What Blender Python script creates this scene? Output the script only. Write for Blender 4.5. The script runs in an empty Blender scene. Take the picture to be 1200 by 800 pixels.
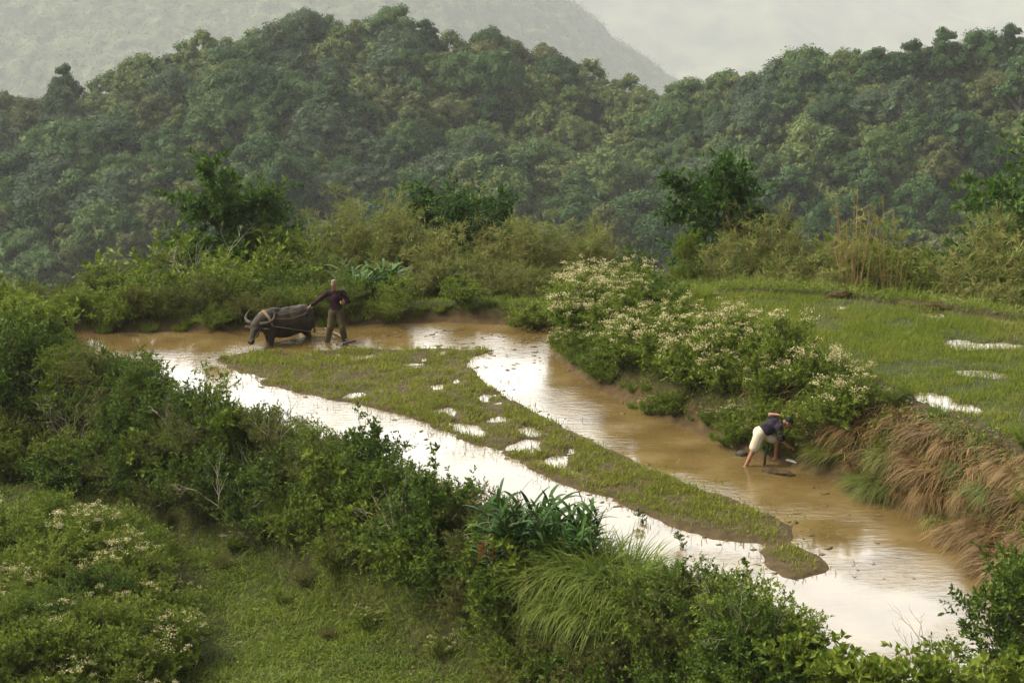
import bpy, bmesh, math, random
import numpy as np
from mathutils import Vector, Matrix
R = math.radians
rng = np.random.default_rng(7)
S = bpy.context.scene
C = S.collection

# ------------------------------------------------------------------ camera
FPX, HC = 2100.0, 11.2                       # focal length in photo pixels (photo is 1200 wide), camera height
PITCH = math.atan2(520, FPX)
cam_d = bpy.data.cameras.new("camera"); cam = bpy.data.objects.new("camera", cam_d); C.objects.link(cam)
cam_d.sensor_width = 36; cam_d.lens = 36*FPX/1200; cam_d.clip_end = 20000; cam_d.clip_start = .5
cam.location = (0, 0, HC); cam.rotation_euler = (math.pi/2-PITCH, 0, 0)
S.camera = cam
# ------------------------------------------------------------------ sky, sun, exposure
SUN_EL, SUN_AZ = R(48), R(-86)               # azimuth measured from +Y, negative = to the left
GLOW = 7.4
w = bpy.data.worlds.new("World"); S.world = w; w.use_nodes = True
nt = w.node_tree; nt.nodes.clear()
sky = nt.nodes.new("ShaderNodeTexSky"); sky.sky_type = 'NISHITA'; sky.sun_disc = False
sky.sun_elevation = SUN_EL; sky.sun_rotation = SUN_AZ; sky.dust_density = 6; sky.air_density = 1.2; sky.ozone_density = 1
hs = nt.nodes.new("ShaderNodeHueSaturation"); hs.inputs['Saturation'].default_value = .12
mx = nt.nodes.new("ShaderNodeMix"); mx.data_type = 'RGBA'; mx.blend_type = 'MULTIPLY'; mx.inputs[0].default_value = 1
mx.inputs[7].default_value = (1.0, .985, .925, 1)
bg = nt.nodes.new("ShaderNodeBackground"); bg.inputs[1].default_value = .09
wo = nt.nodes.new("ShaderNodeOutputWorld")
nt.links.new(sky.outputs[0], hs.inputs['Color']); nt.links.new(hs.outputs[0], mx.inputs[6])
# bright patch added to the sky out of view ahead, to whiten water reflections
tcw = nt.nodes.new("ShaderNodeTexCoord"); dp = nt.nodes.new("ShaderNodeVectorMath"); dp.operation = 'DOT_PRODUCT'
gd = Vector((math.sin(R(-8))*math.cos(R(20)), math.cos(R(-8))*math.cos(R(20)), math.sin(R(20)))); dp.inputs[1].default_value = gd
nt.links.new(tcw.outputs['Generated'], dp.inputs[0])
mr = nt.nodes.new("ShaderNodeMapRange"); mr.interpolation_type = 'SMOOTHERSTEP'; mr.inputs[1].default_value = .72; mr.inputs[2].default_value = .99; mr.inputs[3].default_value = 1.0; mr.inputs[4].default_value = GLOW
nt.links.new(dp.outputs['Value'], mr.inputs[0])
nzw = nt.nodes.new("ShaderNodeTexNoise"); nzw.inputs['Scale'].default_value = 2.5; nzw.inputs['Detail'].default_value = 4; nt.links.new(tcw.outputs['Generated'], nzw.inputs['Vector'])
nr_ = nt.nodes.new("ShaderNodeMapRange"); nr_.inputs[1].default_value = .3; nr_.inputs[2].default_value = .7; nr_.inputs[3].default_value = .7; nr_.inputs[4].default_value = 1.25; nt.links.new(nzw.outputs[0], nr_.inputs[0])
ml = nt.nodes.new("ShaderNodeMath"); ml.operation = 'MULTIPLY'; nt.links.new(mr.outputs[0], ml.inputs[0]); nt.links.new(nr_.outputs[0], ml.inputs[1])
vm = nt.nodes.new("ShaderNodeVectorMath"); vm.operation = 'SCALE'; nt.links.new(mx.outputs[2], vm.inputs[0]); nt.links.new(ml.outputs[0], vm.inputs['Scale'])
nt.links.new(vm.outputs[0], bg.inputs[0]); nt.links.new(bg.outputs[0], wo.inputs[0])
sd = bpy.data.lights.new("sun", 'SUN'); sun = bpy.data.objects.new("sun", sd); C.objects.link(sun)
sd.energy = 1.5; sd.angle = R(10); sd.color = (1, .93, .75)
sdir = Vector((math.sin(SUN_AZ)*math.cos(SUN_EL), math.cos(SUN_AZ)*math.cos(SUN_EL), math.sin(SUN_EL)))
sun.rotation_euler = sdir.to_track_quat('Z', 'Y').to_euler(); sun.location = (0, 0, 60)
S.view_settings.view_transform = 'Standard'; S.view_settings.look = 'None'; S.view_settings.gamma = 1
S.view_settings.exposure = 1.36
S.cycles.max_bounces = 5; S.cycles.diffuse_bounces = 3; S.cycles.transmission_bounces = 3; S.cycles.transparent_max_bounces = 4
S.cycles.volume_bounces = 0

# ------------------------------------------------------------------ helpers: geometry of the view (to place things on the ground)
cp, sp = math.cos(PITCH), math.sin(PITCH)
def ray(px, py):
    u, v = (px-600)/FPX, (400-py)/FPX
    return np.array([u, cp+sp*v, -sp+cp*v])
def P(px, py, z=0.0):
    d = ray(px, py); t = (z-HC)/d[2]
    return np.array([d[0]*t, d[1]*t, z])
def atY(px, py, Y):
    d = ray(px, py); t = Y/d[1]
    return np.array([d[0]*t, Y, HC+d[2]*t])
def to_px(p):
    x, y, z = p[0], p[1], p[2]-HC
    dep = y*cp-z*sp; up = y*sp+z*cp
    return 600+FPX*x/dep, 400-FPX*up/dep, dep
# ------------------------------------------------------------------ helpers: noise
def vnoise(x, y, seed=0):
    xi, yi = np.floor(x).astype(np.int64), np.floor(y).astype(np.int64)
    fx, fy = x-xi, y-yi; fx, fy = fx*fx*(3-2*fx), fy*fy*(3-2*fy)
    def h(a, b):
        n = (a*374761393+b*668265263+seed*974634777) & 0x7fffffff
        n = ((n ^ (n >> 13))*1274126177) & 0x7fffffff
        return ((n ^ (n >> 16)) & 0xffff)/65535.0
    return (h(xi, yi)*(1-fx)+h(xi+1, yi)*fx)*(1-fy)+(h(xi, yi+1)*(1-fx)+h(xi+1, yi+1)*fx)*fy
def fbm(x, y, seed=0, oct=3):
    s = 0; a = .5
    for o in range(oct):
        s = s+a*vnoise(x*2**o, y*2**o, seed+o); a *= .5
    return s/(1-.5**oct)
def sstep(a, b, x):
    t = np.clip((x-a)/(b-a), 0, 1); return t*t*(3-2*t)
def polydist(X, Y, poly):                    # signed distance, negative inside
    n = len(poly); d2 = np.full(X.shape, 1e18); ins = np.zeros(X.shape, bool)
    for i in range(n):
        ax, ay = poly[i][0], poly[i][1]; bx, by = poly[(i+1) % n][0], poly[(i+1) % n][1]
        ex, ey = bx-ax, by-ay; L = ex*ex+ey*ey+1e-12
        t = np.clip(((X-ax)*ex+(Y-ay)*ey)/L, 0, 1)
        d2 = np.minimum(d2, (X-ax-t*ex)**2+(Y-ay-t*ey)**2)
        c = ((ay > Y) != (by > Y)) & (X < ex*(Y-ay)/(ey if abs(ey) > 1e-12 else 1e-12)+ax)
        ins ^= c
    d = np.sqrt(d2); return np.where(ins, -d, d)
def inpoly_px(x, y, poly):
    return polydist(np.asarray(x, float), np.asarray(y, float), poly) < 0
def unit(v):
    return v/np.maximum(np.linalg.norm(v, axis=-1, keepdims=True), 1e-9)
def runit(r, shape):
    return unit(r.normal(size=tuple(shape)+(3,)))
# ------------------------------------------------------------------ helpers: meshes
class MB:
    def __init__(s): s.v = []; s.f = []; s.n = 0
    def add(s, V, *faces):
        V = np.asarray(V, float).reshape(-1, 3)
        for F in faces:
            F = np.asarray(F, np.int64)
            if len(F): s.f.append(F+s.n)
        s.v.append(V); s.n += len(V)
    def mesh(s, name, mats, smooth=False):
        m = bpy.data.meshes.new(name)
        V = np.concatenate(s.v); m.vertices.add(len(V)); m.vertices.foreach_set('co', V.astype(np.float32).ravel())
        nl = sum(f.size for f in s.f); npz = sum(len(f) for f in s.f)
        m.loops.add(nl); m.polygons.add(npz)
        m.loops.foreach_set('vertex_index', np.concatenate([f.ravel() for f in s.f]).astype(np.int32))
        tot = np.concatenate([np.full(len(f), f.shape[1]) for f in s.f])
        st = np.concatenate([[0], np.cumsum(tot)[:-1]])
        m.polygons.foreach_set('loop_start', st.astype(np.int32))
        m.polygons.foreach_set('use_smooth', np.full(npz, smooth))
        m.update(calc_edges=True)
        for mt in (mats if isinstance(mats, (list, tuple)) else [mats]): m.materials.append(mt)
        return m
def tube(mb, pts, rad, n=5, cap=True):
    pts = np.asarray(pts, float); k = len(pts); rad = np.broadcast_to(np.asarray(rad, float), (k,))
    tan = unit(np.gradient(pts, axis=0))
    ref = np.array([0, 0, 1.]) if abs(tan[0][2]) < .9 else np.array([1., 0, 0])
    V = []
    for i in range(k):
        a = np.cross(tan[i], ref); a = a/max(np.linalg.norm(a), 1e-6); b = np.cross(tan[i], a); ref = np.cross(a, tan[i])
        if np.linalg.norm(ref) < 1e-6: ref = np.array([0, 0, 1.])
        th = np.arange(n)*2*math.pi/n
        V.append(pts[i]+rad[i]*(np.cos(th)[:, None]*a+np.sin(th)[:, None]*b))
    F = []
    for i in range(k-1):
        for j in range(n):
            F.append((i*n+j, i*n+(j+1) % n, (i+1)*n+(j+1) % n, (i+1)*n+j))
    V = np.concatenate(V)
    if cap:
        V = np.concatenate([V, pts[:1], pts[-1:]]); c0, c1 = k*n, k*n+1
        T = [(c0, (j+1) % n, j) for j in range(n)]+[(c1, (k-1)*n+j, (k-1)*n+(j+1) % n) for j in range(n)]
        mb.add(V, F, T)
    else: mb.add(V, F)
def sphere_vf(nu=12, nv=8):
    V = [(0, 0, -1)]
    for i in range(1, nv):
        ph = -math.pi/2+math.pi*i/nv
        for j in range(nu): V.append((math.cos(ph)*math.cos(2*math.pi*j/nu), math.cos(ph)*math.sin(2*math.pi*j/nu), math.sin(ph)))
    V.append((0, 0, 1)); T = []; Q = []; last = len(V)-1
    for j in range(nu):
        T.append((0, 1+(j+1) % nu, 1+j)); T.append((last, last-nu+j, last-nu+(j+1) % nu))
        for i in range(nv-2):
            a = 1+i*nu; Q.append((a+j, a+(j+1) % nu, a+nu+(j+1) % nu, a+nu+j))
    return np.array(V, float), np.array(T), np.array(Q)
SPH = sphere_vf(); SPH_LO = sphere_vf(8, 5)
def ell(mb, c, r, rot=None, lo=False):
    V, T, Q = SPH_LO if lo else SPH
    V = V*np.asarray(r, float)
    if rot is not None: V = V@np.array(Matrix.Rotation(rot[0], 3, rot[1])).T
    mb.add(V+np.asarray(c, float), T, Q)
def capsule(mb, a, b, ra, rb, n=12):
    a, b = np.asarray(a, float), np.asarray(b, float)
    tube(mb, [a, b], [ra, rb], n); ell(mb, a, (ra,)*3); ell(mb, b, (rb,)*3)
def chain(mb, pts, rad):
    for i in range(len(pts)-1): capsule(mb, pts[i], pts[i+1], rad[i], rad[i+1])
def leaves(mb, pos, d, nrm, L, W, fold=.12, mid=.42):
    pos = pos.reshape(-1, 3); d = unit(d.reshape(-1, 3)); nrm = nrm.reshape(-1, 3)
    nrm = unit(nrm-(nrm*d).sum(-1, keepdims=True)*d); side = np.cross(d, nrm)
    L = np.broadcast_to(L, len(pos)).reshape(-1, 1); W = np.broadcast_to(W, len(pos)).reshape(-1, 1)
    V = np.stack([pos, pos+d*L*mid+side*W*.5+nrm*W*fold, pos+d*L-nrm*L*.06, pos+d*L*mid-side*W*.5+nrm*W*fold], 1).reshape(-1, 3)
    i = np.arange(len(pos))*4
    mb.add(V, np.concatenate([np.stack([i, i+1, i+2], 1), np.stack([i, i+2, i+3], 1)]))
def blades(mb, base, d, L, W, bend, seg=3, dz=None):
    """grass-like blades: start direction d, sagging by bend (fraction of length)"""
    N = len(base); d = unit(d); L = np.broadcast_to(L, N); W = np.broadcast_to(W, N); bend = np.broadcast_to(bend, N)
    side = unit(np.cross(d, np.array([0, 0, 1.])+rng.normal(size=(N, 3))*.25))
    V = []
    for k in range(seg+1):
        t = k/seg
        c = base+d*(L*t)[:, None]; c[:, 2] -= bend*L*t*t
        wv = W*(1-t)**.7*(.55+.9*t if t < .5 else 1)*.5
        if k < seg: V += [c-side*wv[:, None], c+side*wv[:, None]]
        else: V.append(c)
    M = 2*seg+1
    V = np.stack(V, 1).reshape(-1, 3); i = np.arange(N)*M
    Q = np.concatenate([np.stack([i+2*k, i+2*k+1, i+2*k+3, i+2*k+2], 1) for k in range(seg-1)]) if seg > 1 else np.zeros((0, 4), int)
    mb.add(V, Q, np.stack([i+2*seg-2, i+2*seg-1, i+2*seg], 1))
def link(name, data, parent=None, loc=None):
    o = bpy.data.objects.new(name, data); C.objects.link(o)
    if parent: o.parent = parent
    if loc is not None: o.location = tuple(float(q) for q in loc)
    return o
def tag(o, label, cat, group=None, kind=None):
    if label: o['label'] = label
    if cat: o['category'] = cat
    if group: o['group'] = group
    if kind: o['kind'] = kind
    return o
def struct(o): o['kind'] = 'structure'; return o
def thing(name, label, cat, loc=(0, 0, 0), rz=0, sc=1, group=None):
    o = bpy.data.objects.new(name, None); C.objects.link(o); o.empty_display_size = .2
    o.location = tuple(float(q) for q in loc); o.rotation_euler = (0, 0, rz)
    o.scale = (sc,)*3 if not isinstance(sc, (tuple, list)) else sc
    return tag(o, label, cat, group)
class Kind:
    """a plant kind: part name -> mesh, placed again and again as Empty + one mesh object per part"""
    def __init__(s, name, cat, height, parts): s.name, s.cat, s.h, s.parts, s.first = name, cat, height, parts, None
    def put(s, loc, label, group=None, rz=None, sc=1.0, name=None):
        rz = rng.random()*6.283 if rz is None else rz
        if s.first is None:
            root = thing(name or s.name, label, s.cat, loc, rz, sc, group)
            for pn, me in s.parts: link(pn, me, root)
            s.first = root
        else:
            root = s.first.copy(); root.name = name or s.name; C.objects.link(root)
            root.location = tuple(float(q) for q in loc); root.rotation_euler = (0, 0, rz)
            root.scale = (sc,)*3 if not isinstance(sc, (tuple, list)) else sc
            for k in ('label', 'group'):
                if k in root: del root[k]
            tag(root, label, s.cat, group)
            for ch in s.first.children:
                c = ch.copy(); c.parent = root; C.objects.link(c)
        return root

# ------------------------------------------------------------------ materials
def new_mat(name):
    m = bpy.data.materials.new(name); m.use_nodes = True; t = m.node_tree; t.nodes.clear()
    o = t.nodes.new("ShaderNodeOutputMaterial"); return m, t, o
def N(t, typ, **kw):
    n = t.nodes.new(typ)
    for k, v in kw.items(): setattr(n, k, v)
    return n
def ramp(t, stops):
    r = t.nodes.new("ShaderNodeValToRGB"); e = r.color_ramp.elements
    while len(e) < len(stops): e.new(.5)
    for i, (p, c) in enumerate(stops): e[i].position = p; e[i].color = tuple(c)+(1,)
    return r
def leaf_mat(name, stops, rough=.55, trans=.28, objvar=.35, noise=2.0, sat=1.0):
    m, t, o = new_mat(name); lk = t.links.new
    geo = N(t, "ShaderNodeNewGeometry"); oi = N(t, "ShaderNodeObjectInfo"); tc = N(t, "ShaderNodeTexCoord")
    nz = N(t, "ShaderNodeTexNoise"); nz.inputs['Scale'].default_value = noise; nz.inputs['Detail'].default_value = 2
    lk(tc.outputs['Object'], nz.inputs['Vector'])
    a = N(t, "ShaderNodeMath", operation='MULTIPLY'); a.inputs[1].default_value = .55; lk(geo.outputs['Random Per Island'], a.inputs[0])
    b = N(t, "ShaderNodeMath", operation='MULTIPLY_ADD'); b.inputs[1].default_value = .7; lk(nz.outputs[0], b.inputs[0]); lk(a.outputs[0], b.inputs[2])
    c = N(t, "ShaderNodeMath", operation='MULTIPLY_ADD'); c.inputs[1].default_value = objvar; lk(oi.outputs['Random'], c.inputs[0]); lk(b.outputs[0], c.inputs[2])
    d = N(t, "ShaderNodeMath", operation='SUBTRACT'); d.inputs[1].default_value = .125+objvar*.5; lk(c.outputs[0], d.inputs[0])
    rp = ramp(t, stops); lk(d.outputs[0], rp.inputs[0])
    pb = N(t, "ShaderNodeBsdfPrincipled"); pb.inputs['Roughness'].default_value = rough
    pb.inputs['Specular IOR Level'].default_value = .12
    tr = N(t, "ShaderNodeBsdfTranslucent"); ms = N(t, "ShaderNodeMixShader"); ms.inputs[0].default_value = trans
    lk(rp.outputs[0], pb.inputs['Base Color']); lk(rp.outputs[0], tr.inputs[0])
    lk(pb.outputs[0], ms.inputs[1]); lk(tr.outputs[0], ms.inputs[2]); lk(ms.outputs[0], o.inputs[0])
    return m
def noise_mat(name, c1, c2, scale=8, rough=.8, bump=.0, detail=5, stretch=None, spec=.4, bscale=None):
    m, t, o = new_mat(name); lk = t.links.new
    tc = N(t, "ShaderNodeTexCoord"); nz = N(t, "ShaderNodeTexNoise"); nz.inputs['Scale'].default_value = scale; nz.inputs['Detail'].default_value = detail
    src = tc.outputs['Object']
    if stretch:
        mp = N(t, "ShaderNodeMapping"); mp.inputs['Scale'].default_value = stretch; lk(src, mp.inputs[0]); src = mp.outputs[0]
    lk(src, nz.inputs['Vector'])
    rp = ramp(t, [(.3, c1), (.7, c2)]); lk(nz.outputs[0], rp.inputs[0])
    pb = N(t, "ShaderNodeBsdfPrincipled"); pb.inputs['Roughness'].default_value = rough; pb.inputs['Specular IOR Level'].default_value = spec
    lk(rp.outputs[0], pb.inputs['Base Color'])
    if bump:
        n2 = N(t, "ShaderNodeTexNoise"); n2.inputs['Scale'].default_value = bscale or scale*3; n2.inputs['Detail'].default_value = 4; lk(src, n2.inputs['Vector'])
        bp = N(t, "ShaderNodeBump"); bp.inputs['Strength'].default_value = bump; bp.inputs['Distance'].default_value = .02
        lk(n2.outputs[0], bp.inputs['Height']); lk(bp.outputs[0], pb.inputs['Normal'])
    lk(pb.outputs[0], o.inputs[0]); return m
M = {}
M['bush_dark'] = leaf_mat('dark shrub leaves', [(0, (.028, .054, .006)), (.45, (.06, .10, .011)), (.8, (.105, .155, .018)), (1, (.18, .18, .035))])
M['bush_mid'] = leaf_mat('green shrub leaves', [(0, (.055, .088, .008)), (.45, (.105, .15, .014)), (.8, (.165, .20, .024)), (1, (.24, .22, .045))])
M['bush_olive'] = leaf_mat('olive shrub leaves', [(0, (.045, .062, .011)), (.45, (.095, .112, .020)), (.8, (.155, .155, .036)), (1, (.21, .16, .06))])
M['bush_fresh'] = leaf_mat('fresh green leaves', [(0, (.075, .115, .011)), (.5, (.135, .185, .019)), (1, (.21, .245, .04))])
M['tree_dark'] = leaf_mat('dark tree leaves', [(0, (.015, .038, .006)), (.5, (.036, .082, .011)), (.85, (.07, .13, .018)), (1, (.13, .17, .028))])
M['bamboo'] = leaf_mat('bamboo leaves', [(0, (.075, .105, .018)), (.5, (.15, .18, .040)), (1, (.245, .235, .075))], objvar=.45)
M['fan'] = leaf_mat('ginger leaves', [(0, (.014, .038, .006)), (.6, (.034, .082, .012)), (1, (.075, .135, .02))], rough=.6, trans=.12)
M['grass'] = leaf_mat('grass blades', [(0, (.09, .12, .010)), (.5, (.16, .185, .017)), (.85, (.22, .22, .03)), (1, (.27, .20, .06))], noise=.5, trans=.35)
M['grass_field'] = leaf_mat('field grass blades', [(0, (.07, .11, .009)), (.5, (.125, .17, .015)), (.85, (.185, .21, .024)), (1, (.27, .21, .06))], noise=.4, trans=.35)
M['grass_long'] = leaf_mat('long grass blades', [(0, (.07, .11, .014)), (.5, (.13, .175, .026)), (.85, (.195, .225, .045)), (1, (.27, .235, .085))], noise=1, trans=.3)
M['straw'] = leaf_mat('dry grass', [(0, (.05, .03, .011)), (.35, (.125, .075, .026)), (.7, (.21, .13, .048)), (1, (.33, .235, .10))], noise=1.5, trans=.2)
M['straw_green'] = leaf_mat('drying grass', [(0, (.05, .075, .012)), (.45, (.10, .125, .022)), (.75, (.19, .155, .04)), (1, (.27, .18, .065))], noise=1.5, trans=.25)
M['blossom'] = leaf_mat('cream blossom', [(0, (.25, .19, .08)), (.5, (.44, .38, .20)), (1, (.66, .62, .41))], trans=.2, objvar=.1)
M['red_flower'] = leaf_mat('red flower', [(0, (.25, .04, .01)), (1, (.42, .08, .02))], objvar=0)
M['bark'] = noise_mat('bark', (.05, .038, .026), (.13, .10, .07), 12, .9, .4, stretch=(1, 1, .25))
M['pale_bark'] = noise_mat('pale bark', (.2, .17, .12), (.38, .33, .25), 14, .9, .3, stretch=(1, 1, .25))
M['culm'] = noise_mat('bamboo culm', (.24, .13, .05), (.42, .26, .11), 3, .6, 0, stretch=(1, 1, .6))
M['forest'] = leaf_mat('forest leaves', [(0, (.011, .034, .007)), (.25, (.028, .068, .013)), (.55, (.05, .098, .020)), (.78, (.075, .122, .03)), (.93, (.105, .155, .026)), (1, (.15, .155, .04))], noise=.22, objvar=.75, trans=.15)
M['forest_bright'] = leaf_mat('pale forest leaves', [(0, (.06, .09, .022)), (.5, (.10, .145, .034)), (1, (.15, .17, .05))], noise=.2, objvar=.3, trans=.15)
M['mount_leaf'] = leaf_mat('mountain leaves', [(0, (.028, .048, .02)), (.5, (.055, .085, .03)), (1, (.10, .125, .045))], noise=.06, objvar=0, trans=0)
M['forest_grey'] = leaf_mat('grey forest leaves', [(0, (.022, .042, .014)), (.5, (.05, .082, .032)), (1, (.10, .13, .06))], noise=.2, objvar=.4, trans=.1)
M['forest_olive'] = leaf_mat('olive forest leaves', [(0, (.045, .055, .014)), (.5, (.085, .10, .024)), (1, (.15, .145, .05))], noise=.2, objvar=.4, trans=.1)
M['forest_bark'] = noise_mat('forest bark', (.10, .09, .07), (.22, .2, .16), 2, .9)

# ------------------------------------------------------------------ terrain: two paddy terraces, banks, a lower grass terrace
def poly(px, z): return np.array([P(x, y, z)[:2] for x, y in px])
NEAR = [(60, 392), (120, 425), (190, 452), (250, 478), (320, 500), (400, 522), (480, 552), (560, 592), (640, 625), (720, 652),
        (800, 682), (880, 715), (950, 750), (1020, 785), (1080, 815), (1150, 850)]
RIGHT = [(1195, 850), (1190, 760), (1183, 710), (1172, 672), (1150, 645), (1110, 622), (1060, 597), (1010, 572), (960, 556),
         (910, 541), (860, 525), (800, 498), (740, 475), (690, 448), (655, 420), (648, 387)]
FARE = [(600, 381), (520, 377), (420, 380), (330, 384), (250, 387), (190, 388), (100, 390)]
LF = poly(NEAR+RIGHT+FARE, 0.0)
ZU = 1.5
UFR = [(790, 356), (830, 380), (880, 405), (930, 425), (1010, 442), (1060, 464), (1130, 492), (1200, 522), (1300, 565), (1420, 640)]
UFF = [(1550, 420), (1350, 392), (1200, 378), (1100, 365), (980, 350), (860, 345), (785, 343)]
UF = poly(UFR+UFF, ZU)
ISLE = poly([(255, 418), (300, 410), (380, 408), (460, 406), (530, 405), (585, 408), (566, 414), (548, 426), (565, 444), (604, 466), (642, 492),
             (690, 518), (740, 540), (800, 565), (860, 588), (922, 614), (914, 634), (850, 628), (780, 606), (715, 582), (650, 560), (600, 536),
             (540, 512), (480, 487), (420, 471), (365, 463), (310, 449), (270, 434)], 0.04)
ISLE2 = poly([(900, 643), (925, 638), (955, 650), (958, 664), (935, 674), (908, 660)], 0.04)
NEARW = poly(NEAR, 0.0)
# the footpath of the lower terrace, and the mound to the left of it (both on z = -2)
PATH = poly([(-260, 560), (0, 572), (90, 585), (180, 600), (260, 625), (330, 665), (400, 690), (480, 705), (540, 725), (620, 800), (760, 900), (300, 900), (200, 800),
             (250, 760), (238, 700), (190, 650), (110, 610), (0, 592), (-260, 585)], -2.0)
MOUND = poly([(-300, 600), (0, 606), (100, 622), (175, 655), (215, 705), (225, 765), (170, 830), (-300, 900)], -2.0)
def isle_h(X, Y):
    d = np.minimum(polydist(X, Y, ISLE), polydist(X, Y, ISLE2))
    n = fbm(X*1.1, Y*1.1, 3, 4)
    wet = sstep(-4.5, -.5, X)*sstep(2.4, .9, X)*sstep(.58, .68, fbm(X*2.3+9, Y*1.5, 11, 3))      # pools, mostly in the right-hand half
    h = sstep(.28, -.14, d+(.26*(fbm(X*2.2, Y*2.2, 8, 3)-.5)-.12*sstep(.5, 2, X)))*(.118+.17*(n-.5)*sstep(4.5, 1.0, X)+.02*sstep(.5, 2, X)) - .10*wet*sstep(-.15, -.7, d)
    return h, d
def zfun(X, Y):
    X = np.asarray(X, float); Y = np.asarray(Y, float)
    dL = polydist(X, Y, LF); dU = polydist(X, Y, UF); pL, pU = np.maximum(dL, 0), np.maximum(dU, 0)
    n1 = fbm(X*.7, Y*.7, 21, 4)-.5
    # inside the lower field: mud bed just under the water, the grassy isle standing out of it
    ih, _ = isle_h(X, Y)
    zl = -.085+ih+.03*(fbm(X*3, Y*3, 5, 3)-.5)
    zu = ZU+.04*(fbm(X*1.5, Y*1.5, 31, 3)-.5)+.045-.10*sstep(.77, .86, fbm(X*.5+3, Y*.8, 41, 3))*sstep(0, -.4, dU)
    zu = zu-.11*sstep(-1.1, -.3, dU)*sstep(.52, .66, fbm(X*1.3, Y*1.3, 47, 2))*sstep(5, 7, X)*sstep(43, 41, Y)
    # outside
    dm = np.minimum(pL, pU)
    q = pL/(pL+pU+1e-6); q = q**.75
    far = ZU*q+.16*sstep(0, .5, dm)+.12*n1 - np.maximum(dm-.75, 0)*.42
    near = .14*sstep(0, .25, pL)-2.15*sstep(.35, 2.7, pL)+.25*n1*sstep(.5, 1.5, pL)
    near = near+.55*sstep(.1, -1.3, polydist(X, Y, MOUND))
    Yn = np.interp(X, NEARW[:, 0], NEARW[:, 1])
    wf = sstep(-.4, .4, Y-Yn)
    out = far*wf+near*(1-wf)
    z = np.where(dL < 0, zl*sstep(0, -.25, dL)+(.02)*(1-sstep(0, -.25, dL)), out)
    z = np.where(dU < 0, zu*sstep(0, -.3, dU)+(ZU+.03)*(1-sstep(0, -.3, dU)), z)
    return z
def gz(x, y): return float(zfun(np.array([x]), np.array([y]))[0])
GX, GY, GS = np.arange(-28, 31, .1), np.arange(13, 75, .1), .1
_X, _Y = np.meshgrid(GX, GY); _raw = {'z': zfun(_X, _Y), 'L': polydist(_X, _Y, LF), 'U': polydist(_X, _Y, UF), 'I': isle_h(_X, _Y)[1], 'H': isle_h(_X, _Y)[0], 'P': polydist(_X, _Y, PATH), 'M': polydist(_X, _Y, MOUND)}
def look(f, X, Y):
    A = _raw[f]; u = np.clip((np.asarray(X)-GX[0])/GS, 0, len(GX)-1.001); v = np.clip((np.asarray(Y)-GY[0])/GS, 0, len(GY)-1.001)
    i, j = u.astype(int), v.astype(int); a, b = u-i, v-j
    return (A[j, i]*(1-a)+A[j, i+1]*a)*(1-b)+(A[j+1, i]*(1-a)+A[j+1, i+1]*a)*b
_zexact, _pdexact, _ihexact = zfun, polydist, isle_h
def zfun(X, Y): return look('z', X, Y)
def isle_h(X, Y): return look('H', X, Y), look('I', X, Y)
def polydist(X, Y, poly):
    for k, q in (('L', LF), ('U', UF), ('P', PATH), ('M', MOUND)):
        if poly is q: return look(k, X, Y)
    return _pdexact(X, Y, poly)
def G(px, py):
    """point of the terrain seen at a photo pixel"""
    d = ray(px, py); t = np.linspace(22, 75, 700)
    pts = d[None, :]*t[:, None]; pts[:, 2] += HC
    below = pts[:, 2] < zfun(pts[:, 0], pts[:, 1])
    k = int(np.argmax(below)) if below.any() else len(t)-1
    return pts[k]
def on(px, Y):
    """terrain point in the direction of a photo column, at distance Y"""
    X = (px-600)/FPX*Y/cp*.985
    return np.array([X, Y, gz(X, Y)])
def grid_mesh(name, xs, ys, zf, mats, colf=None):
    X, Y = np.meshgrid(xs, ys); Z = zf(X, Y)
    nx, ny = len(xs), len(ys); i = np.arange((ny-1)*(nx-1)); r, c = i//(nx-1), i % (nx-1); a = r*nx+c
    mb = MB(); mb.add(np.stack([X, Y, Z], -1), np.stack([a, a+1, a+nx+1, a+nx], 1)); me = mb.mesh(name, mats, True)
    if colf is not None:
        col = colf(X, Y, Z); at = me.color_attributes.new('zone', 'FLOAT_COLOR', 'POINT'); at.data.foreach_set('color', col.astype(np.float32).ravel())
    return me
def zone_col(X, Y, Z):                       # what the ground is made of: r = turf, g = wet mud
    dL = polydist(X, Y, LF); dU = polydist(X, Y, UF); _, di = isle_h(X, Y)
    turf = np.maximum.reduce([sstep(.1, -.3, di)*.2, sstep(0, -.2, dU)*.75, sstep(.1, .6, np.minimum(np.maximum(dL, 0), np.maximum(dU, 0)))*.55])
    mud = sstep(.45, .0, np.maximum(dL, 0))*(.55+.45*sstep(-.1, .3, di))
    return np.stack([turf, mud, np.zeros_like(X), np.ones_like(X)], -1)
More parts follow.
